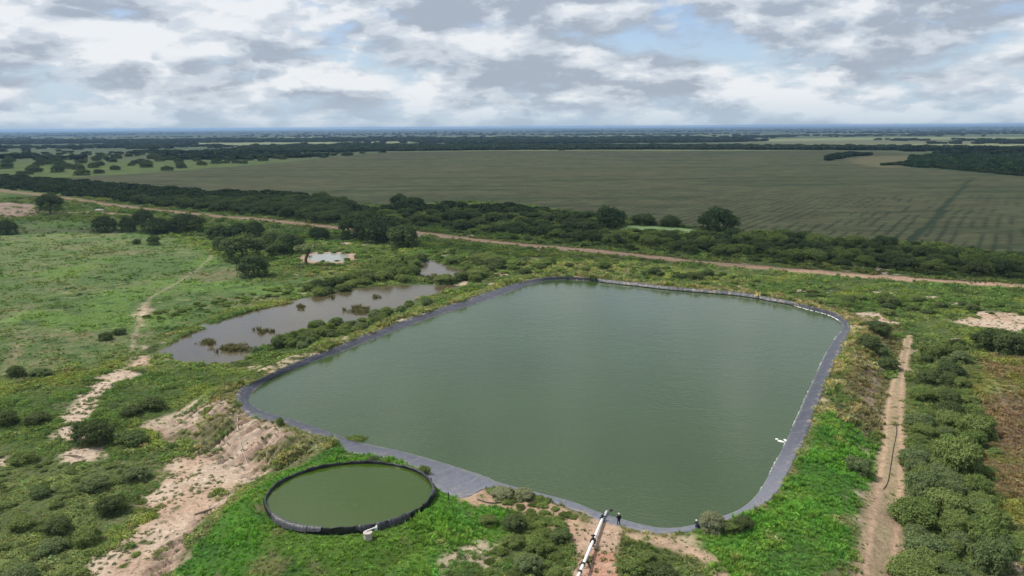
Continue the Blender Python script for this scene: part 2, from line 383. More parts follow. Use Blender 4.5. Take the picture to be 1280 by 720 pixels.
    cc = lerp(np.broadcast_to(CROPC, x.shape+(3,)), C(.048,.066,.028), sst(fbm(x*.16, y*1.1, 26, 101, 3), .50, .66)*.75)
    cc = lerp(cc, C(.098,.094,.052), sst(fbm(x*.3, y, 60, 103), .5, .66)*.25)
    cc = lerp(cc, C(.022,.036,.015), (sst(row, .35, .95)*sst(vnoise(across, (x*dv[0]+y*dv[1])*.3, 9, 12), .3, .55)*(1-sst(dist, 600, 900)))*.85*sst(x, -80, 80))
    cc = cc*(0.55+.9*fbm(x*.35, y, 5, 105, 3)[..., None])
    paint(cc, m); cover = cover*(1-m); grassy = np.maximum(grassy, m)
    d, _ = seg_dist(x, y, DIAG, False, 60); paint(C(.022,.042,.02), (1-sst(d, 1.0, 2.6))*.9)
    m = 1-sst(sdf(x, y, DGREEN, 200)+(a-.5)*50, -15, 15); paint(C(.045,.078,.036), m)
    m = 1-sst(sdf(x, y, YPATCH, 200)+(a-.5)*50, -15, 15); paint(C(.15,.14,.072), m*.9)
    for q in PALEFAR:
        m = 1-sst(sdf(x, y, q, 400)+(fbm(x, y, 200, 131)-.5)*120, -40, 40); paint(C(.17,.195,.10), m*.9)
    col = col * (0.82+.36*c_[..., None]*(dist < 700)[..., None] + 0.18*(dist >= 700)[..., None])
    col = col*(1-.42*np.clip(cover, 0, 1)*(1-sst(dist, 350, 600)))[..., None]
    global PCOL, SHORTM
    SHORTM = short
    PCOL = pcol
    return z, col, cover, grassy, sd

# ------------------------------------------------------------------ materials
def new_mat(name):
    m = bpy.data.materials.new(name); m.use_nodes = True
    for nd in list(m.node_tree.nodes): m.node_tree.nodes.remove(nd)
    t = NT(m.node_tree); o = t.n('ShaderNodeOutputMaterial')
    return m, t, o
def simple(name, color, rough=0.6, noise_amt=0.25, noise_scale=3.0, spec=0.4, bump=0.0, metal=0.0):
    m, t, o = new_mat(name); b = t.n('ShaderNodeBsdfPrincipled')
    pos = t.n('ShaderNodeTexCoord').outputs['Object']
    n = t.noise(pos, noise_scale, 4, .6)
    f = t.m('MULTIPLY_ADD', n, noise_amt*2, 1-noise_amt)
    t.l(t.v('SCALE', color[:3] + () if False else t.n('ShaderNodeRGB').outputs[0], f), b.inputs['Base Color'])
    m.node_tree.nodes['RGB' if 'RGB' in m.node_tree.nodes else 'Color'].outputs[0].default_value = tuple(color)+(1,)
    b.inputs['Roughness'].default_value = rough; b.inputs['Specular IOR Level'].default_value = spec; b.inputs['Metallic'].default_value = metal
    if bump:
        bp = t.n('ShaderNodeBump'); bp.inputs['Distance'].default_value = bump; t.l(n, bp.inputs['Height']); t.l(bp.outputs[0], b.inputs['Normal'])
    t.l(b.outputs[0], o.inputs[0]); return m

def ground_material():
    m, t, o = new_mat('soil_and_grass'); b = t.n('ShaderNodeBsdfPrincipled')
    a = t.n('ShaderNodeAttribute', attribute_name='Col')
    pos = t.n('ShaderNodeNewGeometry').outputs['Position']
    n1 = t.noise(pos, 1.1, 5, .65); n2 = t.noise(pos, 5.0, 3, .6)
    f = t.m('ADD', t.m('MULTIPLY', n1, 1.4), t.m('MULTIPLY', n2, 1.0)); f = t.m('ADD', f, -.2)
    t.l(t.v('SCALE', a.outputs['Color'], f), b.inputs['Base Color'])
    b.inputs['Roughness'].default_value = .95; b.inputs['Specular IOR Level'].default_value = .1
    bp = t.n('ShaderNodeBump'); bp.inputs['Distance'].default_value = .35; bp.inputs['Strength'].default_value = .8
    t.l(t.m('ADD', n1, t.m('MULTIPLY', n2, .4)), bp.inputs['Height']); t.l(bp.outputs[0], b.inputs['Normal'])
    t.l(b.outputs[0], o.inputs[0]); return m
M_ground = ground_material()

def leaf_material(name, base=None, var=.35, hue=None, instanced=False):
    """diffuse leaf with a little light passing through; colour from the point's tint or from the object's own random value"""
    m, t, o = new_mat(name)
    if instanced:
        a = t.n('ShaderNodeAttribute', attribute_name='tint', attribute_type='INSTANCER'); c = a.outputs['Color']
    else:
        oi = t.n('ShaderNodeObjectInfo')
        c = t.mix(oi.outputs['Random'], tuple(base), tuple(hue or base))
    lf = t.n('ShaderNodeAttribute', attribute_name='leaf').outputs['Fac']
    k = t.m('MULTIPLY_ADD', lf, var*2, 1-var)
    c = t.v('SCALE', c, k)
    d = t.n('ShaderNodeBsdfDiffuse'); t.l(c, d.inputs[0])
    tr = t.n('ShaderNodeBsdfTranslucent'); t.l(t.v('MULTIPLY', c, (1.1, 1.25, .6)), tr.inputs[0])
    mx = t.n('ShaderNodeMixShader'); mx.inputs[0].default_value = .28; t.l(d.outputs[0], mx.inputs[1]); t.l(tr.outputs[0], mx.inputs[2])
    t.l(mx.outputs[0], o.inputs[0]); return m
M_inst = leaf_material('ground_leaves', instanced=True, var=.45)
M_shrubdark = leaf_material('dark_shrub_leaves', (.088,.122,.050), hue=(.125,.158,.065))
M_shrubgreen = leaf_material('green_shrub_leaves', (.14,.20,.06), hue=(.20,.245,.085))
M_shrubgrey = leaf_material('greygreen_shrub_leaves', (.17,.215,.10), hue=(.13,.18,.07))
M_shrubpale = leaf_material('pale_shrub_leaves', (.28,.28,.18), hue=(.24,.26,.14))
M_treedark = leaf_material('dark_tree_leaves', (.075,.112,.050), hue=(.108,.145,.062))
M_bark = simple('bark', (.11,.085,.06), .9, .35, 6, .1, .02)

def water_material(name, color, rough, scale, bump, rot=35, stretch=2.4, spec=.5, patch=.18, ior=1.33):
    m, t, o = new_mat(name); b = t.n('ShaderNodeBsdfPrincipled')
    pos = t.n('ShaderNodeNewGeometry').outputs['Position']
    mp = t.n('ShaderNodeMapping'); t.l(pos, mp.inputs[0]); mp.inputs['Rotation'].default_value = (0, 0, R(rot)); mp.inputs['Scale'].default_value = (1, stretch, 1)
    n = t.noise(mp.outputs[0], scale, 3, .55, dist=.3)
    n2 = t.noise(mp.outputs[0], scale*.22, 2, .5)
    big_ = t.noise(pos, .018, 3, .5, dist=.6)
    hgt = t.m('MULTIPLY', t.m('ADD', n, t.m('MULTIPLY', n2, .8)), t.m('MULTIPLY_ADD', big_, 1.4, .3))
    bp = t.n('ShaderNodeBump'); bp.inputs['Distance'].default_value = bump; t.l(hgt, bp.inputs['Height']); t.l(bp.outputs[0], b.inputs['Normal'])
    f = t.m('MULTIPLY_ADD', t.noise(pos, .03, 3, .5), patch*2, 1-patch)
    rgb = t.n('ShaderNodeRGB'); rgb.outputs[0].default_value = tuple(color)+(1,)
    t.l(t.v('SCALE', rgb.outputs[0], f), b.inputs['Base Color'])
    b.inputs['Roughness'].default_value = rough; b.inputs['IOR'].default_value = ior; b.inputs['Specular IOR Level'].default_value = spec
    t.l(b.outputs[0], o.inputs[0]); return m

M_res = water_material('reservoir_water', (.032,.059,.014), .06, .80, .045, 62, 1.9, ior=1.45)
M_tank = water_material('tank_water', (.036,.066,.006), .1, 1.2, .012, 5, 3, patch=.12)
M_marsh = water_material('marsh_water', (.078,.064,.036), .08, .9, .03, 10, 2, ior=1.28)
M_algae = simple('algae', (.19,.28,.10), .8, .3, .3)
M_milky = water_material('milky_water', (.22,.23,.19), .15, 1.0, .02)

def liner_material():
    m, t, o = new_mat('black_plastic_liner'); b = t.n('ShaderNodeBsdfPrincipled')
    pos = t.n('ShaderNodeNewGeometry').outputs['Position']
    n = t.noise(pos, .9, 5, .62, dist=.8); n2 = t.noise(pos, .22, 3, .5)
    st = t.m('MULTIPLY', t.ss(n, .58, .74), t.ss(n2, .4, .65))
    c = t.mix(n2, (.028,.030,.042), (.060,.064,.086)); du = t.n('ShaderNodeAttribute', attribute_name='near_sheen').outputs['Fac']; c = t.mix(t.m('MULTIPLY', du, .75), c, (.17,.175,.205))  # near part of the liner paler: its sheen is painted into the colour
    sm = t.n('ShaderNodeAttribute', attribute_name='seam').outputs['Fac']; dn = t.n('ShaderNodeAttribute', attribute_name='down').outputs['Fac']
    fr = t.m('ABSOLUTE', t.m('SUBTRACT', t.m('FRACT', t.m('DIVIDE', sm, 6.8)), .5)); c = t.mix(t.m('MULTIPLY', t.ss(fr, .022, .008), .5), c, (.20,.20,.22))
    mud = t.m('MULTIPLY', t.ss(t.noise(pos, .7, 5, .65), .52, .62), t.ss(dn, .45, .05)); c = t.mix(t.m('MULTIPLY', mud, .8), c, (.24,.20,.14))
    scum = t.m('MULTIPLY', t.ss(dn, .66, .74), t.ss(t.noise(pos, .5, 4, .6), .4, .6)); c = t.mix(t.m('MULTIPLY', scum, .5), c, (.16,.17,.12))
    c = t.mix(t.m('MULTIPLY', st, .18), c, (.25,.24,.24))
    t.l(c, b.inputs['Base Color']); b.inputs['Roughness'].default_value = .42; b.inputs['Specular IOR Level'].default_value = .45
    bp = t.n('ShaderNodeBump'); bp.inputs['Distance'].default_value = .3; t.l(n, bp.inputs['Height']); t.l(bp.outputs[0], b.inputs['Normal'])
    t.l(b.outputs[0], o.inputs[0]); return m
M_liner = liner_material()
M_black = simple('black_rubber', (.012,.012,.014), .45, .4, 1.5, .5, .02)
M_blackrim = simple('grey_folded_liner', (.04,.042,.048), .5, .6, 1.2, .5, .15)
M_white = simple('white_plastic_pipe', (.80,.79,.76), .35, .06, 1, .5)
M_conc = simple('concrete', (.42,.37,.33), .9, .2, 3, .2, .02)
M_red = simple('red_painted_steel', (.36,.06,.03), .5, .25, 6)
M_cloth = simple('dark_cloth', (.014,.016,.026), .85, .3, 8, .1)
M_denim = simple('navy_cloth', (.018,.024,.05), .85, .3, 8, .1)
M_shirt = simple('pale_cloth', (.55,.57,.58), .85, .1, 8, .1)
M_capw = simple('white_cap_cloth', (.75,.73,.66), .8, .05, 8, .1)
M_skin = simple('skin', (.28,.15,.10), .6, .1, 8, .3)
M_hair = simple('dark_hair', (.015,.012,.01), .7, .1, 20, .2)
M_glass = simple('dark_glass', (.02,.025,.03), .1, 0, 1, .8)
M_carw = simple('white_car_paint', (.75,.75,.74), .25, .02, 1, .5)
M_foam = simple('foam_white', (.72,.72,.68), .9, .2, 3, .1)
M_deadwood = simple('dead_wood', (.16,.125,.09), .9, .3, 3, .1)
M_stone = simple('pale_stone', (.55,.5,.44), .9, .2, 2, .1, .05)
M_haymat = simple('dry_reed', (.20,.15,.085), .9, .4, 2, .1, .1)

# ------------------------------------------------------------------ object helpers
col_ = scene.collection
def tag(o, label=None, cat=None, group=None, kind=None):
    if label: o['label'] = label
    if cat: o['category'] = cat
    if group: o['group'] = group
    if kind: o['kind'] = kind
    return o
def np_mesh(name, V, F, mat, attrs=None, smoothf=False):
    """V (n,3), F (m,k) with k = 3 or 4"""
    me = bpy.data.meshes.new(name); V = np.ascontiguousarray(V, np.float32); F = np.ascontiguousarray(F, np.int32); k = F.shape[1]
    me.vertices.add(len(V)); me.vertices.foreach_set('co', V.ravel())
    me.loops.add(F.size); me.loops.foreach_set('vertex_index', F.ravel())
    me.polygons.add(len(F)); me.polygons.foreach_set('loop_start', np.arange(0, F.size, k, dtype=np.int32))
    try: me.polygons.foreach_set('loop_total', np.full(len(F), k, np.int32))
    except Exception: pass
    if smoothf: me.polygons.foreach_set('use_smooth', np.ones(len(F), bool))
    for an, (dom, typ, data) in (attrs or {}).items():
        a = me.attributes.new(an, typ, dom)
        data = np.ascontiguousarray(data, np.int32 if typ == 'INT' else np.float32)
        a.data.foreach_set({'FLOAT': 'value', 'INT': 'value', 'FLOAT_COLOR': 'color', 'FLOAT_VECTOR': 'vector'}[typ], data.ravel())
    me.update(calc_edges=True)
    if mat: me.materials.append(mat)
    return me
def link(name, me, parent=None, loc=None):
    o = bpy.data.objects.new(name, me); col_.objects.link(o)
    if parent: o.parent = parent
    if loc is not None: o.location = loc
    return o
def empty(name, loc, rz=0):
    o = bpy.data.objects.new(name, None); col_.objects.link(o); o.location = loc; o.rotation_euler = (0, 0, rz); o.empty_display_size = .5
    return o
def bm_obj(name, bm, mat, parent=None, sm=False, loc=None):
    me = bpy.data.meshes.new(name); bm.to_mesh(me); bm.free()
    if sm:
        for p in me.polygons: p.use_smooth = True
    me.materials.append(mat)
    return link(name, me, parent, loc)
def tube(bm, pts, rad, seg=8, cap=True):
    pts = [Vector(p) for p in pts]; rads = rad if hasattr(rad, '__len__') else [rad]*len(pts); rings = []
    prev = None
    for i, p in enumerate(pts):
        d = (pts[min(i+1, len(pts)-1)] - pts[max(i-1, 0)]).normalized()
        a = prev if prev is not None else (Vector((0, 0, 1)) if abs(d.z) < .9 else Vector((1, 0, 0)))
        x = d.cross(a).normalized(); yv = x.cross(d).normalized(); prev = yv
        rings.append([bm.verts.new(p + (x*math.cos(2*math.pi*k/seg) + yv*math.sin(2*math.pi*k/seg))*rads[i]) for k in range(seg)])
    for i in range(len(rings)-1):
        for k in range(seg):
            bm.faces.new((rings[i][k], rings[i][(k+1) % seg], rings[i+1][(k+1) % seg], rings[i+1][k]))
    if cap:
        bm.faces.new(rings[0][::-1]); bm.faces.new(rings[-1])
def box(bm, c, s, bev=0.0, rz=0.0):
    r = bmesh.ops.create_cube(bm, size=1); vs = r['verts']
    bmesh.ops.scale(bm, vec=s, verts=vs)
    if bev:
        es = list({e for v in vs for e in v.link_edges})
        rr = bmesh.ops.bevel(bm, geom=es, offset=bev, segments=2, affect='EDGES'); vs = list({v for f in rr['faces'] for v in f.verts} | {v for v in vs if v.is_valid})
    if rz: bmesh.ops.rotate(bm, verts=vs, cent=(0, 0, 0), matrix=Matrix.Rotation(rz, 3, 'Z'))
    bmesh.ops.translate(bm, vec=c, verts=vs)

def hz_at(x, y): return float(height(np.array([x], float), np.array([y], float))[0])
def on_ground(px, py, z0=GZ):
    z = z0
    for _ in range(6):
        p = at(px, py, z); z = hz_at(p[0], p[1])
    return p[0], p[1], z

# ------------------------------------------------------------------ ground sheet
def axis(lo_far, lo, hi, hi_far, step, g):
    a = list(np.arange(lo, hi, step)); s = step; v = a[-1]
    while v < hi_far: s *= g; v += s; a.append(v)
    s = step; v = a[0]; pre = []
    while v > lo_far: s *= g; v -= s; pre.append(v)
    return np.array(pre[::-1] + a)
gx = axis(-34000, -95, 115, 34000, .5, 1.012)
gy = axis(-400, 95, 260, 34000, .52, 1.0115)
XX, YY = np.meshgrid(gx, gy)
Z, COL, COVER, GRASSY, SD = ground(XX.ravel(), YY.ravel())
nx, ny = len(gx), len(gy)
V = np.stack([XX.ravel(), YY.ravel(), Z], 1)
idx = np.arange(nx*ny).reshape(ny, nx)
F = np.stack([idx[:-1, :-1], idx[:-1, 1:], idx[1:, 1:], idx[1:, :-1]], -1).reshape(-1, 4)
cxy = V[F].mean(1)
cat = np.zeros(len(F), int)
def mark(k, d, w): cat[(d < w) & (cat == 0)] = k
d, _ = seg_dist(cxy[:, 0], cxy[:, 1], ROAD, False); mark(1, d, 4.6)
d, _ = seg_dist(cxy[:, 0], cxy[:, 1], TRACK, False); mark(2, d, 2.6)
d, _ = seg_dist(cxy[:, 0], cxy[:, 1], SIDE, False); mark(3, d, 4)
d, _ = seg_dist(cxy[:, 0], cxy[:, 1], FOOT, False); mark(4, d, .9)
d = sdf(cxy[:, 0], cxy[:, 1], CROP, 10); mark(5, d, 0)
RGBA = np.concatenate([COL, np.ones((len(COL), 1))], 1)
names = ['ground', 'dirt_road', 'sand_track', 'side_road', 'footpath', 'crop_field']
labs = ['green plain of weeds, grass and bare sand around the reservoir', 'long straight pinkish dirt road crossing behind the reservoir', 'pale twin-rut sand track running down the right side of the reservoir bank',
        'short pinkish dirt road at the left edge behind the meadow', 'narrow trodden footpath curving through the left meadow', 'wide flat brownish crop field beyond the dirt road']
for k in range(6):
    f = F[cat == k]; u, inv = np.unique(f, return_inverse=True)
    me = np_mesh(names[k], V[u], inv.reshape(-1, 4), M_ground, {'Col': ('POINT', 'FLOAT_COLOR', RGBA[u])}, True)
    tag(link(names[k], me), labs[k], kind='structure')

# ------------------------------------------------------------------ water sheets
def sheet(name, Pp, z, mat, label):
    bm = bmesh.new(); vs = [bm.verts.new((p[0], p[1], z)) for p in Pp]; f = bm.faces.new(vs)
    bmesh.ops.triangulate(bm, faces=[f]); bmesh.ops.recalc_face_normals(bm, faces=bm.faces)
    if bm.faces[:][0].normal.z < 0: bmesh.ops.reverse_faces(bm, faces=bm.faces[:])
    return tag(bm_obj(name, bm, mat), label, kind='structure')
MIDP = INN*.65 + OUT*.35
sheet('reservoir_water', MIDP, WZ, M_res, 'rippled grey-green water filling the big lined reservoir')
def grow(Pp, k):
    c = Pp.mean(0); n = len(Pp); out = []
    area = sum(Pp[i][0]*Pp[(i+1) % n][1]-Pp[(i+1) % n][0]*Pp[i][1] for i in range(n))
    s = 1 if area > 0 else -1
    for i in range(n):
        tgt = Pp[(i+1) % n]-Pp[i-1]; tgt = tgt/(np.linalg.norm(tgt)+1e-9); out.append(Pp[i] + s*k*np.array([tgt[1], -tgt[0]]))
    return np.array(out)
sheet('marsh_water', grow(MARSH, 3.5), MZ, M_marsh, 'long dark brown marsh pool left of the reservoir, reflecting the clouds')
sheet('pool_water', grow(POOL, 2.5), MZ, M_marsh, 'small bright reflecting pool past the end of the long marsh')
sheet('small_pond_water', grow(WPOND, 1.2), MZ, M_milky, 'small milky pond beside the bare crooked tree')
sheet('algae_pond_water', grow(GPOND, 2), MZ, M_algae, 'bright pale green algae pond among the shrubs beyond the road')
sheet('ditch_water', grow(STRIP, 2), MZ, M_marsh, 'thin strip of water beyond the far corner of the reservoir')

# ------------------------------------------------------------------ reservoir liner
n = len(OUT)
inner2 = INN + (INN-OUT)/(np.linalg.norm(INN-OUT, axis=1)[:, None]+1e-6)*3.0
PERIM = np.concatenate([[0], np.cumsum(np.linalg.norm(np.diff(OUT, axis=0), axis=1))])
jit = (.35+.45*(vnoise(PERIM, PERIM*0, 1.6, 3)-.5)+.5*(vnoise(PERIM, PERIM*0, 7, 4)-.5))[:, None]
outer2 = OUT - (INN-OUT)/(np.linalg.norm(INN-OUT, axis=1)[:, None]+1e-6)*jit
# finer outline for folds
def dense(P_, k=3): return np.concatenate([P_[i]*(1-q/k)+P_[(i+1) % len(P_)]*(q/k) for i in range(len(P_)) for q in range(k)]).reshape(-1, 2)
OUTd, INNd, outer2, inner2 = dense(OUT), dense(INN), dense(outer2), dense(inner2)
n = len(OUTd); PERIM = np.concatenate([[0], np.cumsum(np.linalg.norm(np.diff(OUTd, axis=0), axis=1))])
def liner_ring(M=26):
    OUT, INN = OUTd, INNd
    rows = []
    for k in range(M+1):
        t = k/M
        if k == 0: p = outer2 - (INN-OUT)/(np.linalg.norm(INN-OUT, axis=1)[:, None]+1e-6)*.5; z = np.full(n, -.9)
        elif t < .06: p = outer2; z = np.full(n, .03)
        elif t < .8:
            s = (t-.06)/.74; p = OUT*(1-s)+INN*s; z = np.full(n, .07+(WZ-.07)*s) + (.16*(vnoise(PERIM, PERIM*0+k*.35, 1.3, 5)-.4)+.10*(vnoise(PERIM, PERIM*0+k*.2, .6, 6)-.5))*(s*(1-s)*4)**.5
        else:
            s = (t-.8)/.2; p = INN*(1-s)+inner2*s; z = np.full(n, WZ-s*1.0)
        rows.append(np.column_stack([p, z]))
    V = np.concatenate(rows); F = []
    for k in range(M):
        for i in range(n):
            j = (i+1) % n; F.append((k*n+i, k*n+j, (k+1)*n+j, (k+1)*n+i))
    return V, np.array(F)
Vl, Fl = liner_ring()
tag(link('pond_liner', np_mesh('pond_liner', Vl, Fl, M_liner, {'near_sheen': ('POINT', 'FLOAT', 1-sst(Vl[:, 1], 105, 150)), 'seam': ('POINT', 'FLOAT', np.tile(PERIM, 27)), 'down': ('POINT', 'FLOAT', np.repeat(np.arange(27)/26, n))}, smoothf=True)), 'black plastic liner sheet lining the whole edge of the big reservoir', 'pond liner')  # first mask grades the painted sheen, strongest on the near side

# ------------------------------------------------------------------ round tank
tank = tag(empty('round_tank', (TC[0], TC[1], 0)), 'round open black-walled tank of green water standing in lush grass', 'water tank'); tank.scale = (1, TEY, 1)
def tank_wall():
    S = 160; prof = [(TR+.02, -.6), (TR+.04, .2), (TR+.05, RIM-.12), (TR+.02, RIM), (TR-.12, RIM+.01), (TR-.16, RIM-.15), (TR-.18, -.3)]
    Vv = []
    for k, (r, z) in enumerate(prof):
        for i in range(S):
            a = 2*math.pi*i/S; j = .05*math.sin(i*2.3+k)+.04*math.sin(i*.9+2*k)
            rr = r + (j if k < 5 else j*.5); zz = z + (.09*math.sin(i*.37)+.07*math.sin(i*1.3+1)+.04*math.sin(i*2.9) if 2 <= k <= 4 else 0)
            Vv.append((rr*math.cos(a), rr*math.sin(a), zz))
    Ff = [(k*S+i, k*S+(i+1) % S, (k+1)*S+(i+1) % S, (k+1)*S+i) for k in range(len(prof)-1) for i in range(S)]
    return np.array(Vv), np.array(Ff)
Vt, Ft = tank_wall()
link('tank_wall', np_mesh('tank_wall', Vt, Ft, M_black, smoothf=True), tank)
# folded liner over the rim at the near left, light grey wrinkles
def rim_fold(a0, a1, w, name, drop=.6):
    N = 60; rows = []
    for i in range(N):
        a = R(a0+(a1-a0)*i/(N-1)); e = math.sin(math.pi*i/(N-1))**.4; wr = float(.36*(vnoise(np.array([i*1.0]), np.array([a0*1.0]), 1.3, 2)[0]-.5)+.3*(vnoise(np.array([i*1.0]), np.array([a0*1.0]), 4.1, 3)[0]-.5))
        rows.append([((TR-.2+wr*.3)*math.cos(a), (TR-.2+wr*.3)*math.sin(a), RIM+.05+wr*.4),
                     ((TR+.1+wr)*math.cos(a), (TR+.1+wr)*math.sin(a), RIM+.09+wr*.5),
                     ((TR+.1+w*.6*e+wr)*math.cos(a), (TR+.1+w*.6*e+wr)*math.sin(a), RIM-.1-drop*.35*e),
                     ((TR+.12+w*e+wr*1.5)*math.cos(a), (TR+.12+w*e+wr*1.5)*math.sin(a), RIM-drop*e-.15)])
    Vv = np.array(rows).reshape(-1, 3); Ff = [(i*4+k, i*4+k+1, (i+1)*4+k+1, (i+1)*4+k) for i in range(N-1) for k in range(3)]
    link(name, np_mesh(name, Vv, np.array(Ff), M_blackrim, smoothf=True), tank)
rim_fold(218, 262, .55, 'liner_fold'); rim_fold(283, 322, .3, 'liner_fold', .8); rim_fold(352, 400, .22, 'liner_fold', .3)
bm = bmesh.new(); bmesh.ops.create_circle(bm, cap_ends=True, segments=96, radius=TR-.1)
bm_obj('tank_water', bm, M_tank, tank, loc=(0, 0, TZ))
for a in (20, 62, 108, 150, 196, 335):
    bm = bmesh.new(); x_, y_ = (TR+.14)*math.cos(R(a)), (TR+.14)*math.sin(R(a)); tube(bm, [(x_, y_, -.5), (x_, y_, RIM+.35)], .05, 6)
    bm_obj('post', bm, M_black, tank)
ox, oy, oz = on_ground(460, 674, 0)
t_ = tag(empty('outlet_chamber', (ox, oy, oz)), 'small pale concrete outlet chamber against the near wall of the round tank', 'outlet box')
bm = bmesh.new(); bmesh.ops.create_cone(bm, cap_ends=True, segments=24, radius1=.58, radius2=.55, depth=1.0, matrix=Matrix.Translation((0, 0, .45))); bm_obj('drum', bm, M_conc, t_)
bm = bmesh.new(); bmesh.ops.create_cone(bm, cap_ends=True, segments=24, radius1=.64, radius2=.62, depth=.10, matrix=Matrix.Translation((0, 0, 1.0))); bm_obj('lid', bm, M_conc, t_)
bm = bmesh.new(); tube(bm, [(-.2, .2, 1.15), (.9, .9, 1.25), (1.1, 1.1, 1.5)], .09, 8); bm_obj('pipe_elbow', bm, M_white, t_)
bm = bmesh.new(); box(bm, (1.05, .7, 1.2), (.35, .3, .5), .04); bm_obj('valve_box', bm, M_shirt, t_)

px_, py_, pz_ = on_ground(560.5, 625, 0)
bm = bmesh.new(); tube(bm, [(0, 0, -.2), (.02, 0, 1.25)], .07, 8); o = bm_obj('marker_post', bm, M_black, None, loc=(px_, py_, pz_)); tag(o, 'thin dark post standing in grass between round tank and plastic apron', 'post')
px_, py_, pz_ = on_ground(421, 577, 0)
bm = bmesh.new(); tube(bm, [(0, 0, -.2), (.02, 0, .9)], .06, 8); o = bm_obj('marker_post', bm, M_black, None, loc=(px_, py_, pz_)); tag(o, 'short dark post just behind the far left rim of the round tank', 'post')

# ------------------------------------------------------------------ the white pipe with its couplings and red trestle
A = np.array(on_ground(723, 722, -.3)); B = at(758.5, 639, WZ)
Az = A[2]+1.5; p0 = Vector((*at(722, 722, Az), Az)); p1 = Vector((B[0], B[1], WZ-.05)); pm = Vector((*at(752.5, 650, .45), .45))
ext = p0 + (p0-pm).normalized()*6
pipe = tag(empty('suction_pipe', p1), 'long white pipe running down the bank into the reservoir on supports', 'pipe')
def rel(v, o): return (v[0]-o[0], v[1]-o[1], v[2]-o[2])
bm = bmesh.new(); tube(bm, [rel(ext, p1), rel(p0, p1), rel(p0.lerp(pm, .5), p1), rel(pm, p1), rel(p1, p1)], .20, 14); bm_obj('pipe_run', bm, M_white, pipe, True)
ax = (pm-p0).normalized()
for t in (.47, .60, .08, .2):
    q = p0.lerp(pm, t); bm = bmesh.new(); rr = .40 if t == .6 else .27
    tube(bm, [rel(q-ax*.22, p1), rel(q+ax*.22, p1)], rr, 14); bm_obj('coupling', bm, M_black if t != .47 else M_white, pipe)
q = p0.lerp(pm, .60); bm = bmesh.new(); tube(bm, [rel(q, p1), rel(q+Vector((0, 0, .75)), p1)], .13, 8); box(bm, rel(q+Vector((0, 0, .8)), p1), (.6, .25, .18), .04); tube(bm, [rel(q, p1), rel(Vector((q.x, q.y, hz_at(q.x, q.y)-.2)), p1)], .12, 8); bm_obj('valve', bm, M_black, pipe)
bm = bmesh.new(); tube(bm, [(.3, .1, -.2), (.55, .35, .05), (.9, .3, -.1)], [.2, .35, .2], 10); bm_obj('dark_lump', bm, M_black, pipe)  # black lump beside the water end of the pipe
def trestle(q, mat, label):
    gz = hz_at(q.x, q.y); hgt = q.z-gz; t = tag(empty('pipe_trestle', (q.x, q.y, gz)), label, 'trestle', 'trestles under the white pipe')
    for sx in (-1, 1):
        bm = bmesh.new(); tube(bm, [(sx*.75, -.15, -.1), (sx*.12, 0, hgt-.1)], .07, 8); bm_obj('leg', bm, mat, t)
        bm = bmesh.new(); tube(bm, [(sx*.75, .75, -.1), (sx*.12, .05, hgt-.1)], .07, 8); bm_obj('leg', bm, mat, t)
    bm = bmesh.new(); tube(bm, [(-.5, 0, hgt-.3), (.5, 0, hgt-.3)], .08, 8); bm_obj('saddle', bm, mat, t)
trestle(p0.lerp(pm, .05), M_red, 'red steel trestle holding up the near end of the white pipe')
trestle(p0.lerp(pm, .28), M_black, 'low dark trestle under the lower middle of the white pipe')

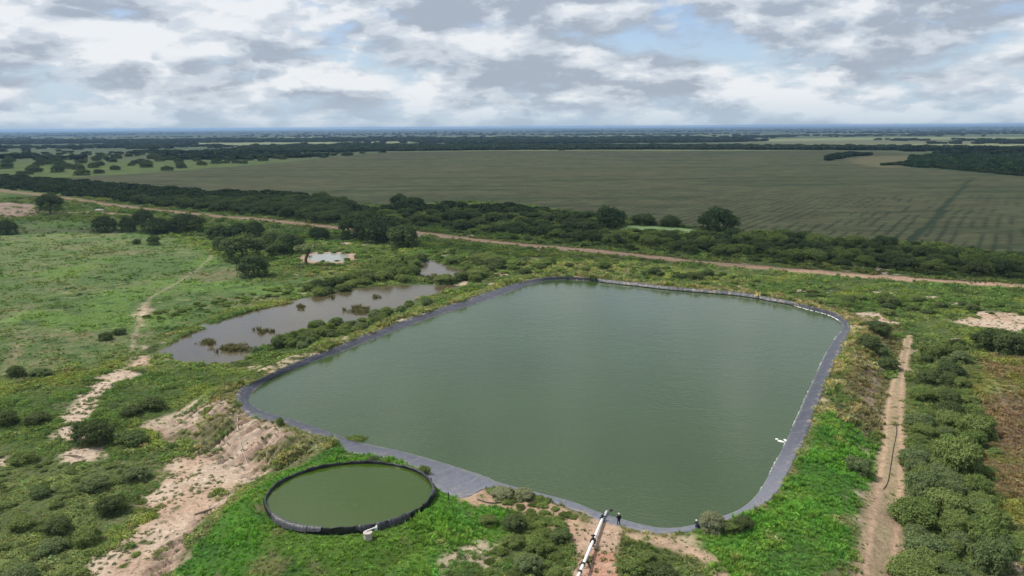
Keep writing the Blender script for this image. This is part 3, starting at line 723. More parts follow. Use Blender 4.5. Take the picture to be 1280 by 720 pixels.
# ------------------------------------------------------------------ people
def person(loc, rz, pose, shirt, trousers, cap, label):
    root = tag(empty('person', loc, rz), label, 'person')
    if pose == 'stand':
        J = dict(pel=(0,0,.95), che=(0,.02,1.32), nec=(0,.03,1.50), hea=(0,.05,1.62), top=(0,.05,1.74),
                 hL=(-.10,0,.90), kL=(-.14,.04,.50), aL=(-.17,0,.09), fL=(-.18,.16,.04), hR=(.10,0,.90), kR=(.13,.05,.50), aR=(.16,0,.09), fR=(.18,.16,.04),
                 sL=(-.19,.01,1.42), eL=(-.30,-.02,1.14), wL=(-.22,.16,.98), sR=(.19,.01,1.42), eR=(.30,-.02,1.14), wR=(.22,.16,.98))
    else:   # crouching, reaching forward
        J = dict(pel=(0,-.12,.42), che=(0,.10,.76), nec=(0,.22,.92), hea=(0,.30,1.02), top=(0,.33,1.14),
                 hL=(-.11,-.10,.40), kL=(-.20,.28,.50), aL=(-.17,.05,.09), fL=(-.18,.22,.04), hR=(.11,-.10,.40), kR=(.20,.28,.50), aR=(.17,.05,.09), fR=(.18,.22,.04),
                 sL=(-.19,.14,.86), eL=(-.26,.36,.68), wL=(-.14,.56,.56), sR=(.19,.14,.86), eR=(.26,.36,.68), wR=(.14,.56,.56))
    def skin(name, verts, edges, rad, mat, rooti=0, lvl=1):
        me = bpy.data.meshes.new(name); me.from_pydata(verts, edges, []); me.materials.append(mat)
        o = link(name, me, root); sk = o.modifiers.new('skin', 'SKIN')
        for i, r in enumerate(rad):
            me.skin_vertices[0].data[i].radius = (r, r); me.skin_vertices[0].data[i].use_root = (i == rooti)
        ss = o.modifiers.new('sub', 'SUBSURF'); ss.levels = lvl; ss.render_levels = lvl; sk.use_smooth_shade = True
        return o
    K = list(J); I = {k: i for i, k in enumerate(K)}
    E = [('pel','che'),('che','nec'),('nec','hea'),('hea','top'),('pel','hL'),('hL','kL'),('kL','aL'),('aL','fL'),('pel','hR'),('hR','kR'),('kR','aR'),('aR','fR'),('che','sL'),('sL','eL'),('eL','wL'),('che','sR'),('sR','eR'),('eR','wR')]
    Rd = dict(pel=.13,che=.15,nec=.055,hea=.095,top=.07,hL=.09,kL=.06,aL=.04,fL=.035,hR=.09,kR=.06,aR=.04,fR=.035,sL=.065,eL=.042,wL=.03,sR=.065,eR=.042,wR=.03)
    verts = [J[k] for k in K]; edges = [(I[a], I[b]) for a, b in E]; rad = [Rd[k] for k in K]
    for s, sg in (('L', -1), ('R', 1)):
        w = Vector(J['w'+s]); e = Vector(J['e'+s]); d = (w-e).normalized(); palm = w+d*.07
        side = Vector((1, 0, 0)); verts.append(tuple(palm)); rad.append(.034); pi = len(verts)-1; edges.append((I['w'+s], pi))
        for k, L in enumerate((.065, .075, .07, .055)):
            b_ = palm + side*(k-1.5)*.02 + d*.02; m_ = b_+d*L*.55; t_ = m_+d*L*.4+Vector((0, 0, -.02))
            for q in (b_, m_, t_): verts.append(tuple(q)); rad.append(.009)
            edges += [(pi, len(verts)-3), (len(verts)-3, len(verts)-2), (len(verts)-2, len(verts)-1)]
        th = w+d*.03-side*sg*.035; t2 = th+d*.04-side*sg*.015
        verts += [tuple(th), tuple(t2)]; rad += [.011, .009]; edges += [(pi, len(verts)-2), (len(verts)-2, len(verts)-1)]
    skin('body', verts, edges, rad, M_skin)
    def sub(keys, es, grow_, nm, mat):
        vs = [J[k] if k in J else None for k in keys]; skin(nm, vs, [(keys.index(a), keys.index(b)) for a, b in es], [Rd[k]+grow_ for k in keys], mat)
    J['cL'] = tuple(Vector(J['eL']).lerp(Vector(J['wL']), .85)); J['cR'] = tuple(Vector(J['eR']).lerp(Vector(J['wR']), .85)); Rd['cL'] = Rd['cR'] = .034
    J['nk'] = tuple(Vector(J['che']).lerp(Vector(J['nec']), .7)); Rd['nk'] = .09
    sub(['che','pel','nk','sL','eL','cL','sR','eR','cR'], [('che','pel'),('che','nk'),('che','sL'),('sL','eL'),('eL','cL'),('che','sR'),('sR','eR'),('eR','cR')], .045, 'shirt', shirt)
    sub(['pel','hL','kL','aL','hR','kR','aR'], [('pel','hL'),('hL','kL'),('kL','aL'),('pel','hR'),('hR','kR'),('kR','aR')], .03, 'trousers', trousers)
    for s in 'LR':
        bm = bmesh.new(); a = Vector(J['a'+s]); f = Vector(J['f'+s]); tube(bm, [a+Vector((0, -.06, -.03)), a+Vector((0, .02, -.03)), f+Vector((0, .05, .01))], [.04, .055, .035], 8); bm_obj('shoe', bm, M_black, root)
    h = Vector(J['hea']).lerp(Vector(J['top']), .5)
    if cap:
        bm = bmesh.new(); bmesh.ops.create_uvsphere(bm, u_segments=14, v_segments=8, radius=.125)
        bmesh.ops.delete(bm, geom=[v for v in bm.verts if v.co.z < -.01], context='VERTS'); box(bm, (0, .15, .0), (.16, .14, .02), .008)
        o = bm_obj('cap', bm, M_capw, root, True, loc=h+Vector((0, 0, .02)))
    else:
        bm = bmesh.new(); bmesh.ops.create_uvsphere(bm, u_segments=14, v_segments=8, radius=.115); bmesh.ops.delete(bm, geom=[v for v in bm.verts if v.co.z < -.03 and v.co.y > -.02], context='VERTS')
        bm_obj('hair', bm, M_hair, root, True, loc=h+Vector((0, -.01, .01)))
    # face: nose, eyes, mouth, ears
    bm = bmesh.new(); bmesh.ops.create_icosphere(bm, subdivisions=1, radius=.016, matrix=Matrix.Translation(Vector(J['hea'])+Vector((0, .1, .01)))); bm_obj('nose', bm, M_skin, root)
    for sx in (-1, 1):
        bm = bmesh.new(); bmesh.ops.create_icosphere(bm, subdivisions=1, radius=.012, matrix=Matrix.Translation(Vector(J['hea'])+Vector((sx*.034, .088, .035)))); bm_obj('eye', bm, M_hair, root)
        bm = bmesh.new(); bmesh.ops.create_icosphere(bm, subdivisions=1, radius=.022, matrix=Matrix.Translation(Vector(J['hea'])+Vector((sx*.095, 0, .02)))); bm_obj('ear', bm, M_skin, root)
    return root
def crest_pt(px, py, z=0.05): p = at(px, py, z); return (p[0], p[1], max(hz_at(p[0], p[1]), -.05))
person(crest_pt(773.5, 656), R(8), 'stand', M_cloth, M_cloth, True, 'person in dark clothes and pale cap standing at the water edge beside the white pipe')
person(crest_pt(752.5, 651), R(-60), 'crouch', M_cloth, M_cloth, False, 'person in black bending over the white pipe where it enters the water')
person(crest_pt(872, 660.5), R(20), 'crouch', M_denim, M_denim, True, 'person in navy with white cap crouching at the water edge right of the pipe')

# ------------------------------------------------------------------ vegetation meshes
def leaf_quads(cent, nrm, size, rg, elong=1.6):
    """one small bent-free quad per point, facing roughly nrm with scatter"""
    n_ = len(cent); nr = nrm*.8 + np.array([0, 0, .45]) + rg.normal(0, .5, (n_, 3)); nr /= np.linalg.norm(nr, axis=1)[:, None]+1e-9
    t = rg.normal(0, 1, (n_, 3)); t -= (t*nr).sum(1)[:, None]*nr; t /= np.linalg.norm(t, axis=1)[:, None]+1e-9
    b = np.cross(nr, t); s = size*(rg.uniform(.6, 1.3, n_))[:, None]
    t = t*s*elong*.5; b = b*s*.5
    V = np.stack([cent-t, cent+b*.9-t*.1, cent+t, cent-b*.9+t*.1], 1).reshape(-1, 3)
    F = np.arange(4*n_).reshape(-1, 4)
    lf = np.repeat(rg.uniform(0, 1, n_), 4)
    return V, F, lf
def merge(parts):
    Vs, Fs, Ls = [], [], []; o = 0
    for V_, F_, L_ in parts: Vs.append(V_); Fs.append(F_+o); Ls.append(L_); o += len(V_)
    return np.concatenate(Vs), np.concatenate(Fs), np.concatenate(Ls)
def crown_mesh(name, seed, lobes, nleaf, size, flat=.8, spread=.55, core=True, mat=None, base=.0, sparse=1.0, ragged=.15, lobr=.38):
    """a crown of unit radius and height about `flat`*2, standing on z = base: lobes of leaves with gaps between them"""
    rg = np.random.default_rng(seed); parts = []
    ang = rg.uniform(0, 2*math.pi, lobes); rad = spread*np.sqrt((np.arange(lobes)+rg.uniform(.1, .9, lobes))/lobes); ang = np.arange(lobes)*2.4+rg.uniform(-.5, .5, lobes)
    lc = np.stack([rad*np.cos(ang), rad*np.sin(ang), base+flat*(.12+.80*np.sqrt(np.clip(1-(rad/.80)**2, 0, 1))*rg.uniform(.72, 1.08, lobes))], 1)
    lr = rg.uniform(.6, 1.15, lobes)*(1.08-rad*.25)*lobr
    per = (nleaf*lr**2/(lr**2).sum()).astype(int)
    for c, r, k in zip(lc, lr, per):
        d = rg.normal(0, 1, (k, 3)); d /= np.linalg.norm(d, axis=1)[:, None]
        d[:, 2] = np.where(d[:, 2] < -.55, -d[:, 2], d[:, 2])
        bump = 1+.22*np.sin(d[:, 0]*7+c[0]*9)*np.sin(d[:, 1]*6+c[1]*7)+.15*np.sin(d[:, 2]*9+seed)
        rr = r*bump*rg.uniform(.72, 1.08, k)**.6*np.where(rg.uniform(0, 1, k) < ragged*.6, rg.uniform(1.0, 1.38, k), 1)
        P_ = c + d*rr[:, None]*np.array([1, 1, flat*1.0]); P_[:, 2] = np.maximum(P_[:, 2], base*.6+.01)
        parts.append(leaf_quads(P_, d, size, rg))
    k = nleaf//6; a_ = rg.uniform(0, 2*math.pi, k); zz_ = rg.uniform(.02, .42, k)**1.1; ro = (.78-.35*zz_)*(1+.14*np.sin(a_*5+seed)+.1*np.sin(a_*11))*rg.uniform(.8, 1.05, k)
    if core: parts.append(leaf_quads(np.stack([ro*np.cos(a_), ro*np.sin(a_), base*.6+zz_*flat], 1), np.stack([np.cos(a_), np.sin(a_), 0*a_+.2], 1), size, rg))
    if core:
        # rough inner twiggy mass so that the crown is not see-through
        for c, r in zip(lc, lr):
            S1, S2 = 7, 5; v = []
            for a in range(S2+1):
                for b_ in range(S1):
                    th = math.pi*a/S2; ph = 2*math.pi*b_/S1; q = r*.66*(1+rg.uniform(-.2, .2))
                    v.append((c[0]+q*math.sin(th)*math.cos(ph), c[1]+q*math.sin(th)*math.sin(ph), max(c[2]+q*flat*math.cos(th), 0)))
            f = [(a*S1+b_, (a+1)*S1+b_, (a+1)*S1+(b_+1) % S1, a*S1+(b_+1) % S1) for a in range(S2) for b_ in range(S1)]
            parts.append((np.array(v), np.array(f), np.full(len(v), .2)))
    V_, F_, L_ = merge(parts)
    q = np.percentile(np.hypot(V_[:, 0], V_[:, 1]), 96); V_ = V_/np.array([q, q, np.percentile(V_[:, 2], 99)])
    return np_mesh(name, V_, F_, mat, {'leaf': ('POINT', 'FLOAT', L_)})
def trunk_mesh(name, seed, h, r, spread, nb=5):
    rg = random.Random(seed); bm = bmesh.new()
    top = Vector((rg.uniform(-.06, .06), rg.uniform(-.06, .06), h))
    tube(bm, [(0, 0, -.03), top*.5+Vector((rg.uniform(-.03, .03), 0, 0)), top], [r, r*.75, r*.6], 8)
    for k in range(nb):
        a = 2*math.pi*k/nb+rg.uniform(-.4, .4); q = top*rg.uniform(.75, 1.0)
        e = q+Vector((math.cos(a)*spread, math.sin(a)*spread, rg.uniform(.25, .55)))
        tube(bm, [q, q.lerp(e, .5)+Vector((0, 0, -.04)), e], [r*.5, r*.35, r*.12], 6)
    me = bpy.data.meshes.new(name); bm.to_mesh(me); bm.free(); me.materials.append(M_bark); return me

def tuft_mesh(name, seed, nb, h, w, spread):
    """grass tuft of arching blades"""
    rg = np.random.default_rng(seed); V_, F_, L_ = [], [], []; o = 0
    for k in range(nb):
        a = rg.uniform(0, 2*math.pi); r = spread*math.sqrt(rg.uniform()); b = np.array([r*math.cos(a), r*math.sin(a), 0])
        la = a+rg.normal(0, .8); d = np.array([math.cos(la), math.sin(la), 0]); s = np.array([-d[1], d[0], 0])*w*rg.uniform(.7, 1.3)
        hh = h*rg.uniform(.6, 1.15); ln = hh*rg.uniform(.2, .7)
        m = b+d*ln*.35+np.array([0, 0, hh*.65]); t = b+d*ln+np.array([0, 0, hh*.95])
        V_ += [b-s, b+s, m+s*.8, m-s*.8, t+s*.25, t-s*.25]; F_ += [(o, o+1, o+2, o+3), (o+3, o+2, o+4, o+5)]; L_ += [rg.uniform()]*6; o += 6
    return np_mesh(name, np.array(V_), np.array(F_), M_inst, {'leaf': ('POINT', 'FLOAT', np.array(L_))})
def weed_mesh(name, seed, nl, h, size):
    rg = np.random.default_rng(seed); d = rg.normal(0, 1, (nl, 3)); d /= np.linalg.norm(d, axis=1)[:, None]; d[:, 2] = np.abs(d[:, 2])
    r = rg.uniform(.45, 1, nl)[:, None]; c = d*r*np.array([1, 1, h])*(1+.2*np.sin(d[:, :1]*5+seed)); c[:, 2] += .03
    nr = d*.6+np.array([0, 0, .7]); V_, F_, L_ = leaf_quads(c, nr, size, rg)
    return np_mesh(name, V_, F_, M_inst, {'leaf': ('POINT', 'FLOAT', L_)})

def proto_collection(name, meshes):
    c = bpy.data.collections.new(name)
    for k, me in enumerate(meshes): c.objects.link(bpy.data.objects.new('%s_%02d' % (name, k), me))
    return c
def gn_scatter(name, pts, rot, scl, tint, pidx, coll, label, kind='stuff'):
    me = bpy.data.meshes.new(name); n_ = len(pts); me.vertices.add(n_); me.vertices.foreach_set('co', np.ascontiguousarray(pts, np.float32).ravel())
    for an, typ, data, f in (('rot', 'FLOAT_VECTOR', rot, 'vector'), ('scl', 'FLOAT_VECTOR', scl, 'vector'), ('tint', 'FLOAT_COLOR', tint, 'color'), ('pidx', 'INT', pidx, 'value')):
        a = me.attributes.new(an, typ, 'POINT'); a.data.foreach_set(f, np.ascontiguousarray(data, np.int32 if typ == 'INT' else np.float32).ravel())
    o = link(name, me); md = o.modifiers.new('scatter', 'NODES'); g = bpy.data.node_groups.new(name+'_nodes', 'GeometryNodeTree')
    g.interface.new_socket('Geometry', in_out='INPUT', socket_type='NodeSocketGeometry'); g.interface.new_socket('Geometry', in_out='OUTPUT', socket_type='NodeSocketGeometry')
    gi = g.nodes.new('NodeGroupInput'); go = g.nodes.new('NodeGroupOutput'); ip = g.nodes.new('GeometryNodeInstanceOnPoints'); ci = g.nodes.new('GeometryNodeCollectionInfo')
    ci.inputs['Collection'].default_value = coll; ci.inputs['Separate Children'].default_value = True; ci.inputs['Reset Children'].default_value = True
    g.links.new(gi.outputs[0], ip.inputs['Points']); g.links.new(ci.outputs[0], ip.inputs['Instance']); ip.inputs['Pick Instance'].default_value = True
    for an, typ, sock in (('rot', 'FLOAT_VECTOR', 'Rotation'), ('scl', 'FLOAT_VECTOR', 'Scale'), ('pidx', 'INT', 'Instance Index')):
        na = g.nodes.new('GeometryNodeInputNamedAttribute'); na.data_type = typ; na.inputs['Name'].default_value = an
        g.links.new(na.outputs[0], ip.inputs[sock])
    g.links.new(ip.outputs[0], go.inputs[0]); md.node_group = g
    return tag(o, label, kind=kind)

# ------------------------------------------------------------------ ground cover (stuff)
NW, NTF = 5, 4
ground_protos = proto_collection('cover', [weed_mesh('weed%d' % k, 100+k, 90, .55, .20) for k in range(NW)] + [tuft_mesh('tuft%d' % k, 200+k, 40, .85, .035, .38) for k in range(NTF)])
def candidates(y0, y1, dens, halfw=.74):
    a = (halfw*y0+12+halfw*y1+12)*(y1-y0); n_ = int(a*dens); y = rng.uniform(y0, y1, n_); w = halfw*y+12; x = rng.uniform(-1, 1, n_)*(halfw*y1+12)
    k = np.abs(x) < w; return x[k], y[k]
allp = []
for y0, y1, dens, sc in ((80, 130, 5.0, .55), (130, 190, 3.0, .68), (190, 280, 1.5, .9), (280, 420, .6, 1.15), (420, 700, .14, 1.8)):
    x, y = candidates(y0, y1, dens)
    z, c, cov, gr, sd = ground(x, y)
    rtk = trad(x, y); s_m = np.minimum(np.minimum(sdf(x, y, MARSH, 20), sdf(x, y, POOL, 20)), np.minimum(sdf(x, y, WPOND, 20), sdf(x, y, GPOND, 20)))
    u = rng.uniform(0, 1, len(x))
    clump = fbm(x, y, 5.0, 301, 3)
    keep = (u < cov*np.where(gr > .5, 1.0, .5+.9*sst(clump, .35, .6))) & (sd > .25) & (np.abs(rtk-TR) > .7) & (rtk > TR) & ((z > MZ+.08) | (s_m > 5))
    bare_tuft = (cov < .5) & (rng.uniform(0, 1, len(x)) < .30) & (sd > .4) & (rtk > TR+.6) & ((z > MZ+.08) | (s_m > 5)) & (y < 300)
    d, _ = seg_dist(x, y, TRACK, False); bare_tuft &= d > 1.8
    k = keep | bare_tuft
    x, y, z, c, gr, cl, bt = x[k], y[k], z[k], c[k], gr[k], clump[k], bare_tuft[k]
    c = PCOL[k]; n_ = len(x)
    c = np.where(bt[:, None], np.array([.07, .095, .035]), c)
    s = sc*(1-.45*SHORTM[k])*rng.uniform(.55, 1.3, n_)*(.7+.9*sst(cl, .4, .7)); s = np.where(bt, s*rng.uniform(.2, .65, n_), s)
    isg = rng.uniform(0, 1, n_) < gr*.75
    pid = np.where(isg, NW+rng.integers(0, NTF, n_), rng.integers(0, NW, n_))
    var = rng.uniform(.75, 1.45, n_)[:, None]*np.stack([rng.uniform(.85, 1.2, n_), np.ones(n_), rng.uniform(.8, 1.1, n_)], 1)
    tint = np.concatenate([c*var*1.5, np.ones((n_, 1))], 1)
    allp.append((np.stack([x, y, z-.03], 1), np.stack([rng.normal(0, .12, n_), rng.normal(0, .12, n_), rng.uniform(0, 6.28, n_)], 1),
                 np.stack([s, s, s*rng.uniform(.7, 1.2, n_)], 1), tint, pid))
gn_scatter('grass', *[np.concatenate([a[i] for a in allp]) for i in range(5)], ground_protos, 'low weeds, herbs and grass covering the plain and the banks')

# reeds and drowned brush standing in the marsh
pts = []
for cx_, cy_, rx_, ry_, n_ in ((290,437,26,4,60), (448,388,13,5,50), (375,384,3,4,10), (330,415,14,3,16), (258,428,10,4,14), (470,372,4,2,8), (415,372,4,2,6), (540,347,18,3,40), (545,351,12,2,20), (620,344,18,2,20)):
    for _ in range(n_):
        p = at(cx_+rng.normal(0, .45)*rx_, cy_+rng.normal(0, .45)*ry_, MZ); pts.append((p[0], p[1], MZ-.1))
pts = np.array(pts); n_ = len(pts); s = rng.uniform(.8, 1.7, n_)
tint = np.concatenate([np.array([.13, .125, .06])*rng.uniform(.6, 1.3, (n_, 1))*np.array([1, 1, 1]), np.ones((n_, 1))], 1)
gn_scatter('reeds', pts, np.stack([np.zeros(n_), np.zeros(n_), rng.uniform(0, 6.28, n_)], 1), np.stack([s, s, s], 1), tint, rng.integers(0, NW+NTF, n_), ground_protos, 'brown reeds and drowned brush standing in the marsh water')

# ------------------------------------------------------------------ shrubs and trees as things
REL = []
SH = {}
for nm, mat in (('deep', M_treedark), ('dark', M_shrubdark), ('green', M_shrubgreen), ('grey', M_shrubgrey), ('pale', M_shrubpale)):
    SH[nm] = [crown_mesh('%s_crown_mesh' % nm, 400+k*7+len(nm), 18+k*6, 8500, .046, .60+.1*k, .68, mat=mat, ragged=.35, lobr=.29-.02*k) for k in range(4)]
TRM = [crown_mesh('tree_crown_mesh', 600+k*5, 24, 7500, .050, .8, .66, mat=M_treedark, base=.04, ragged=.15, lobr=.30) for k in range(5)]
TRK = [trunk_mesh('trunk_mesh', 50+k, .55, .065, .45) for k in range(3)]
SHK = [trunk_mesh('stem_mesh', 70+k, .25, .05, .4, 4) for k in range(2)]

def shrub(x, y, r, h, kind, label, group, name='shrub', trunk=True, zz=None):
    z = hz_at(x, y) if zz is None else zz
    t = tag(empty(name, (x, y, z-.05), random.uniform(0, 6.28)), label, 'shrub', group)
    if group: REL.append((t, r))
    k = random.choice(SH[kind]); o = link('crown', k, t); o.scale = (r, r*random.uniform(.85, 1.15), h)
    if trunk: o = link('stem', random.choice(SHK), t); o.scale = (r, r, h)
    return t
def tree(x, y, r, h, label, group, name='tree', cr=None, lift=0.0):
    z = hz_at(x, y); t = tag(empty(name, (x, y, z-.05), random.uniform(0, 6.28)), label, 'tree', group)
    if group and group != G1: REL.append((t, r))
    o = link('crown', cr or random.choice(TRM), t); o.scale = (r, r*random.uniform(.85, 1.15), (h-lift)); o.location.z = lift
    o = link('trunk', random.choice(TRK), t); o.scale = (r*.9, r*.9, h*.8)
    return t
def m_per_px(px, py): p = at(px, py); return math.hypot(p[0], p[1], )/FPX*1.02 if False else (np.array([p[0], p[1], GZ-H]) @ fw)/FPX
def tree_px(px, py, wpx, hpx, label, group=None, **kw):
    x, y, z = on_ground(px, py); k = m_per_px(px, py); return tree(x, y, wpx*k*.5*1.08, hpx*k*1.04, label, group, **kw)
def shrub_px(px, py, wpx, hpx, kind, label, group=None, z0=GZ, **kw):
    x, y, z = on_ground(px, py, z0); k = (np.array([x, y, z-H]) @ fw)/FPX; return shrub(x, y, wpx*k*.5*1.05, hpx*k*1.02, kind, label, group, **kw)

G1 = 'rounded trees in the upper left meadow'
tree_px(63, 267, 28, 24, 'lone dark umbrella-shaped tree by the side road at the upper left', None, lift=2.0)
for a in [(8,293,26,17,'dark rounded tree at the left edge of the meadow'), (131,290,29,19,'dark dome-shaped tree standing left of its four neighbours in the upper meadow'),
          (160,290,21,17,'small dark round tree just right of the leftmost dome-shaped tree'), (180,281,27,18,'dark round tree set farther back in the middle of the meadow row'),
          (198,291,36,17,'wide dark tree in front of the set-back round tree'), (233,288,40,20,'broad flat-topped dark tree at the right end of the upper meadow row'),
          (192,306,15,11,'small dark bush-like tree alone in front of the upper meadow row'), (171,305,10,6,'tiny dark bush-like tree beside the small lone one in the upper meadow'),
          (274,299,28,17,'dark round tree at the back left of the large clump'), (299,297,26,17,'dark tree in the back row of the large clump, second from its left'), (319,297,24,19,'dark round tree at the back middle of the large clump'),
          (277,313,22,16,'small rounded tree at the front left of the large clump'), (303,325,46,30,'biggest broad rounded tree at the front of the large clump'),
          (318,346,35,26,'lone rounded tree standing in front of the large clump, with a clear shadow'), (342,312,30,21,'dark tree in the middle right of the large clump'),
          (362,317,32,24,'dark tree at the right end of the large clump'), (349,319,28,16,'low dark tree tucked under the right part of the large clump'),
          (399,298,25,13,'small flat-topped tree on its own behind the bare crooked tree'),
          (447,298,44,29,'large grey-green tree beside the dirt road, left of three'), (476,301,48,30,'large dark tree beside the dirt road, middle of three'), (505,309,38,26,'large dark round tree beside the dirt road, right of three'),
          (499,257,20,14,'dark tree beyond the road, left of a pair at the field edge'), (516,259,30,12,'wide dark tree beyond the road, right of a pair at the field edge'),
          (762,284,38,24,'tall dark rounded tree beyond the road, left of the algae pond'), (896,293,46,31,'tallest dark rounded tree beyond the road, right of the algae pond'),
          (805,281,30,13,'dark low tree behind the algae pond'), (837,283,26,13,'dark low tree behind the right end of the algae pond'), (640,291,30,12,'dark low tree just beyond the dirt road near its middle'), (572,277,36,14,'wide low tree in the scrub beyond the road')]:
    tree_px(a[0], a[1], a[2], a[3], a[4], G1 if a[0] < 240 and a[0] not in (8,) else None)

# bare crooked tree
bx_, by_, bz_ = on_ground(383, 332)
dt = tag(empty('bare_tree', (bx_, by_, bz_)), 'crooked half-bare dead tree leaning right beside the small milky pond', 'tree')
bm = bmesh.new(); tube(bm, [(0, 0, -.2), (-.1, 0, 2.4), (.8, 0, 4.6), (1.8, .3, 6.4)], [.55, .45, .38, .2], 8); bm_obj('trunk', bm, M_bark, dt); dt.scale = (1.35, 1.35, 1.2)
rgt = random.Random(4)
for k in range(16):
    s_ = Vector((.6+rgt.uniform(-.6, 1.1), 0, rgt.uniform(4, 6.3))); e = s_+Vector((rgt.uniform(-5, 5), rgt.uniform(-3, 3), rgt.uniform(.2, 3.2)))
    mid = s_.lerp(e, .5)+Vector((0, 0, .5)); bm = bmesh.new(); tube(bm, [s_, mid, e], [.16, .1, .03], 5)
    for j in range(4):
        q = mid.lerp(e, rgt.uniform(0, 1)); tube(bm, [q, q+Vector((rgt.uniform(-1.5, 1.5), rgt.uniform(-1, 1), rgt.uniform(-.2, 1.2)))], [.05, .02], 4)
    bm_obj('branch', bm, M_deadwood, dt)
cr_sparse = crown_mesh('sparse_crown_mesh', 777, 12, 420, .10, .5, .7, core=False, mat=M_shrubgrey, base=.1)
o = link('foliage', cr_sparse, dt, (.8, 0, 4.4)); o.scale = (5.2, 4, 3.2)

# right-hand row of big shrubs between the sand track and the heath
rr_ = random.Random(21)
G2 = 'tall shrubs in the row right of the sand track'
lab2 = {'green': 'leafy mid-green shrub in the dense row right of the sand track', 'grey': 'grey-green feathery shrub in the dense row right of the sand track', 'dark': 'dark green shrub in the dense row right of the sand track'}
rowpts = []
for py in np.arange(432, 740, 12.5):
    k = 1+(py-430)/300*1.3; xl = 1160 + (py-430)*-.05; xr = 1212+(py-430)*.13
    if py > 560: xl = 1148
    for px in np.arange(xl, xr, 19*k*1.05):
        rowpts.append((px+rr_.uniform(-5, 5)*k, py+rr_.uniform(-5, 5), k))
for px, py, k in rowpts:
    kd = rr_.choice(['green', 'green', 'grey', 'dark', 'dark'] if py < 560 else ['green', 'grey', 'grey', 'green'])
    w = rr_.choice([rr_.uniform(10, 18), rr_.uniform(15, 27)])*k; shrub_px(px, py, w, w*rr_.uniform(.42, .75), kd, lab2[kd], G2)
for px, py, w, h, kd, lb in [(1194,590,56,40,'green','biggest leafy shrub of the right-hand row, casting its shadow on the heath'), (1236,436,40,24,'dark','dark shrub at the right edge beyond the start of the row'), (1262,440,46,24,'dark','dark broad shrub touching the right edge beyond the heath'),
                              (1250,430,36,18,'dark','dark shrub squeezed between two others at the right edge')]:
    shrub_px(px, py, w, h, kd, lb)

# single shrubs near the reservoir
for px, py, w, h, kd, lb, z0 in [
    (447,563,30,20,'green','bright leafy bush at the water edge behind the round tank',0), (350,531,9,10,'green','tiny sapling on the bank crest at the near left corner of the reservoir',0),
    (889,662,32,24,'pale','pale twiggy bush hanging over the near right corner of the reservoir',0), (912,662,44,20,'green','rounded green bush beside the pale twiggy bush at the near right corner',0), (928,662,26,18,'dark','dark green bush right of the pale twiggy one at the near right corner',0),
    (530,592,16,11,'green','small yellow-green bush at the right rim of the round tank, on the apron edge',0), (466,578,14,9,'grey','small grey weed bush at the back rim of the round tank',1),
    (628,620,44,16,'pale','olive grassy bush on the crest right of the plastic apron',0), (655,622,26,12,'pale','low olive bush on the crest left of the path',0),
    (642,660,44,26,'dark','dark bush at the left of the scrub patch below the path',-.5), (640,682,40,22,'green','yellow-green spiky bush in the scrub patch below the path',-.5), (675,690,50,26,'green','wide mid-green bush in the scrub patch near the pipe',-.5),
    (660,712,54,28,'grey','grey-green bush at the bottom of the scrub patch',-.5), (610,655,34,18,'green','green bush between lush grass and the scrub patch',-.5), (700,675,40,22,'grey','grey-green bush on the path side of the scrub patch',-.5),
    (790,715,50,26,'green','bright green bush right of the white pipe at the bottom',-.8), (826,722,54,28,'dark','dark green bush at the bottom, right of the bush next to the pipe',-.8), (808,700,34,16,'green','small leafy bush above the pair right of the pipe',-.8),
    (700,725,46,26,'green','green bush at the bottom left of the pipe',-.5),
    (1072,590,34,20,'grey','grey-green bush standing in the lush grass near the sand track',-2), (1110,460,26,14,'dark','dark shrub on the right bank slope',-2), (1085,435,30,16,'dark','dark shrub high on the right bank slope',-2),
    (1096,415,34,14,'dark','dark shrub at the top of the right bank slope',-2), (1098,442,26,12,'grey','grey-green shrub halfway up the right bank slope',-2),
    (116,552,42,28,'dark','dark round bush beside the sandy wash at left',GZ), (165,556,36,18,'grey','grey-green bush between wash and sand flat',GZ), (170,600,52,26,'grey','grey-green bush at the edge of the sand flat',GZ),
    (120,612,56,26,'grey','wide grey-green bush in the lower left scrub',GZ), (140,640,52,34,'dark','tall dark green bush in the middle of the lower left scrub',GZ), (72,665,54,32,'dark','dark bush in the lower left scrub near its centre',GZ),
    (108,680,60,34,'green','bright green bush in the lower left scrub',GZ), (64,690,58,26,'grey','grey-green low bush near the bottom left',GZ), (90,730,70,34,'green','green bush at the very bottom left',GZ), (25,725,60,30,'grey','grey-green bush in the bottom left corner',GZ),
    (28,660,44,24,'green','green bush at the left edge of the lower scrub',GZ), (50,620,40,20,'grey','small grey-green bush upper left of the lower scrub',GZ), (30,578,30,14,'green','small green bush at the left edge above the lower scrub',GZ),
    (8,530,26,18,'dark','dark bush cut by the left edge',GZ), (46,530,30,15,'dark','dark round bush near the left edge, above the wash',GZ), (20,470,22,14,'dark','dark bush near the left edge by the bare spot',GZ), (132,425,16,10,'dark','small dark bush on the meadow ridge line',GZ),
    (150,418,14,8,'dark','smaller dark bush right of the ridge bush',GZ), (50,470,26,10,'grey','low grey bush on the left of the ridge',GZ), (190,512,34,17,'dark','dark bush between wash and eroded bank',GZ), (165,520,26,14,'dark','dark bush left of the eroded bank',GZ),
    (640,345,1,1,'green','',GZ)]:
    f_ = .64 if w > 32 and py > 590 and px != 889 else 1.0
    if lb: shrub_px(px, py, w*f_, h*f_*.92, kd, lb, None, z0)

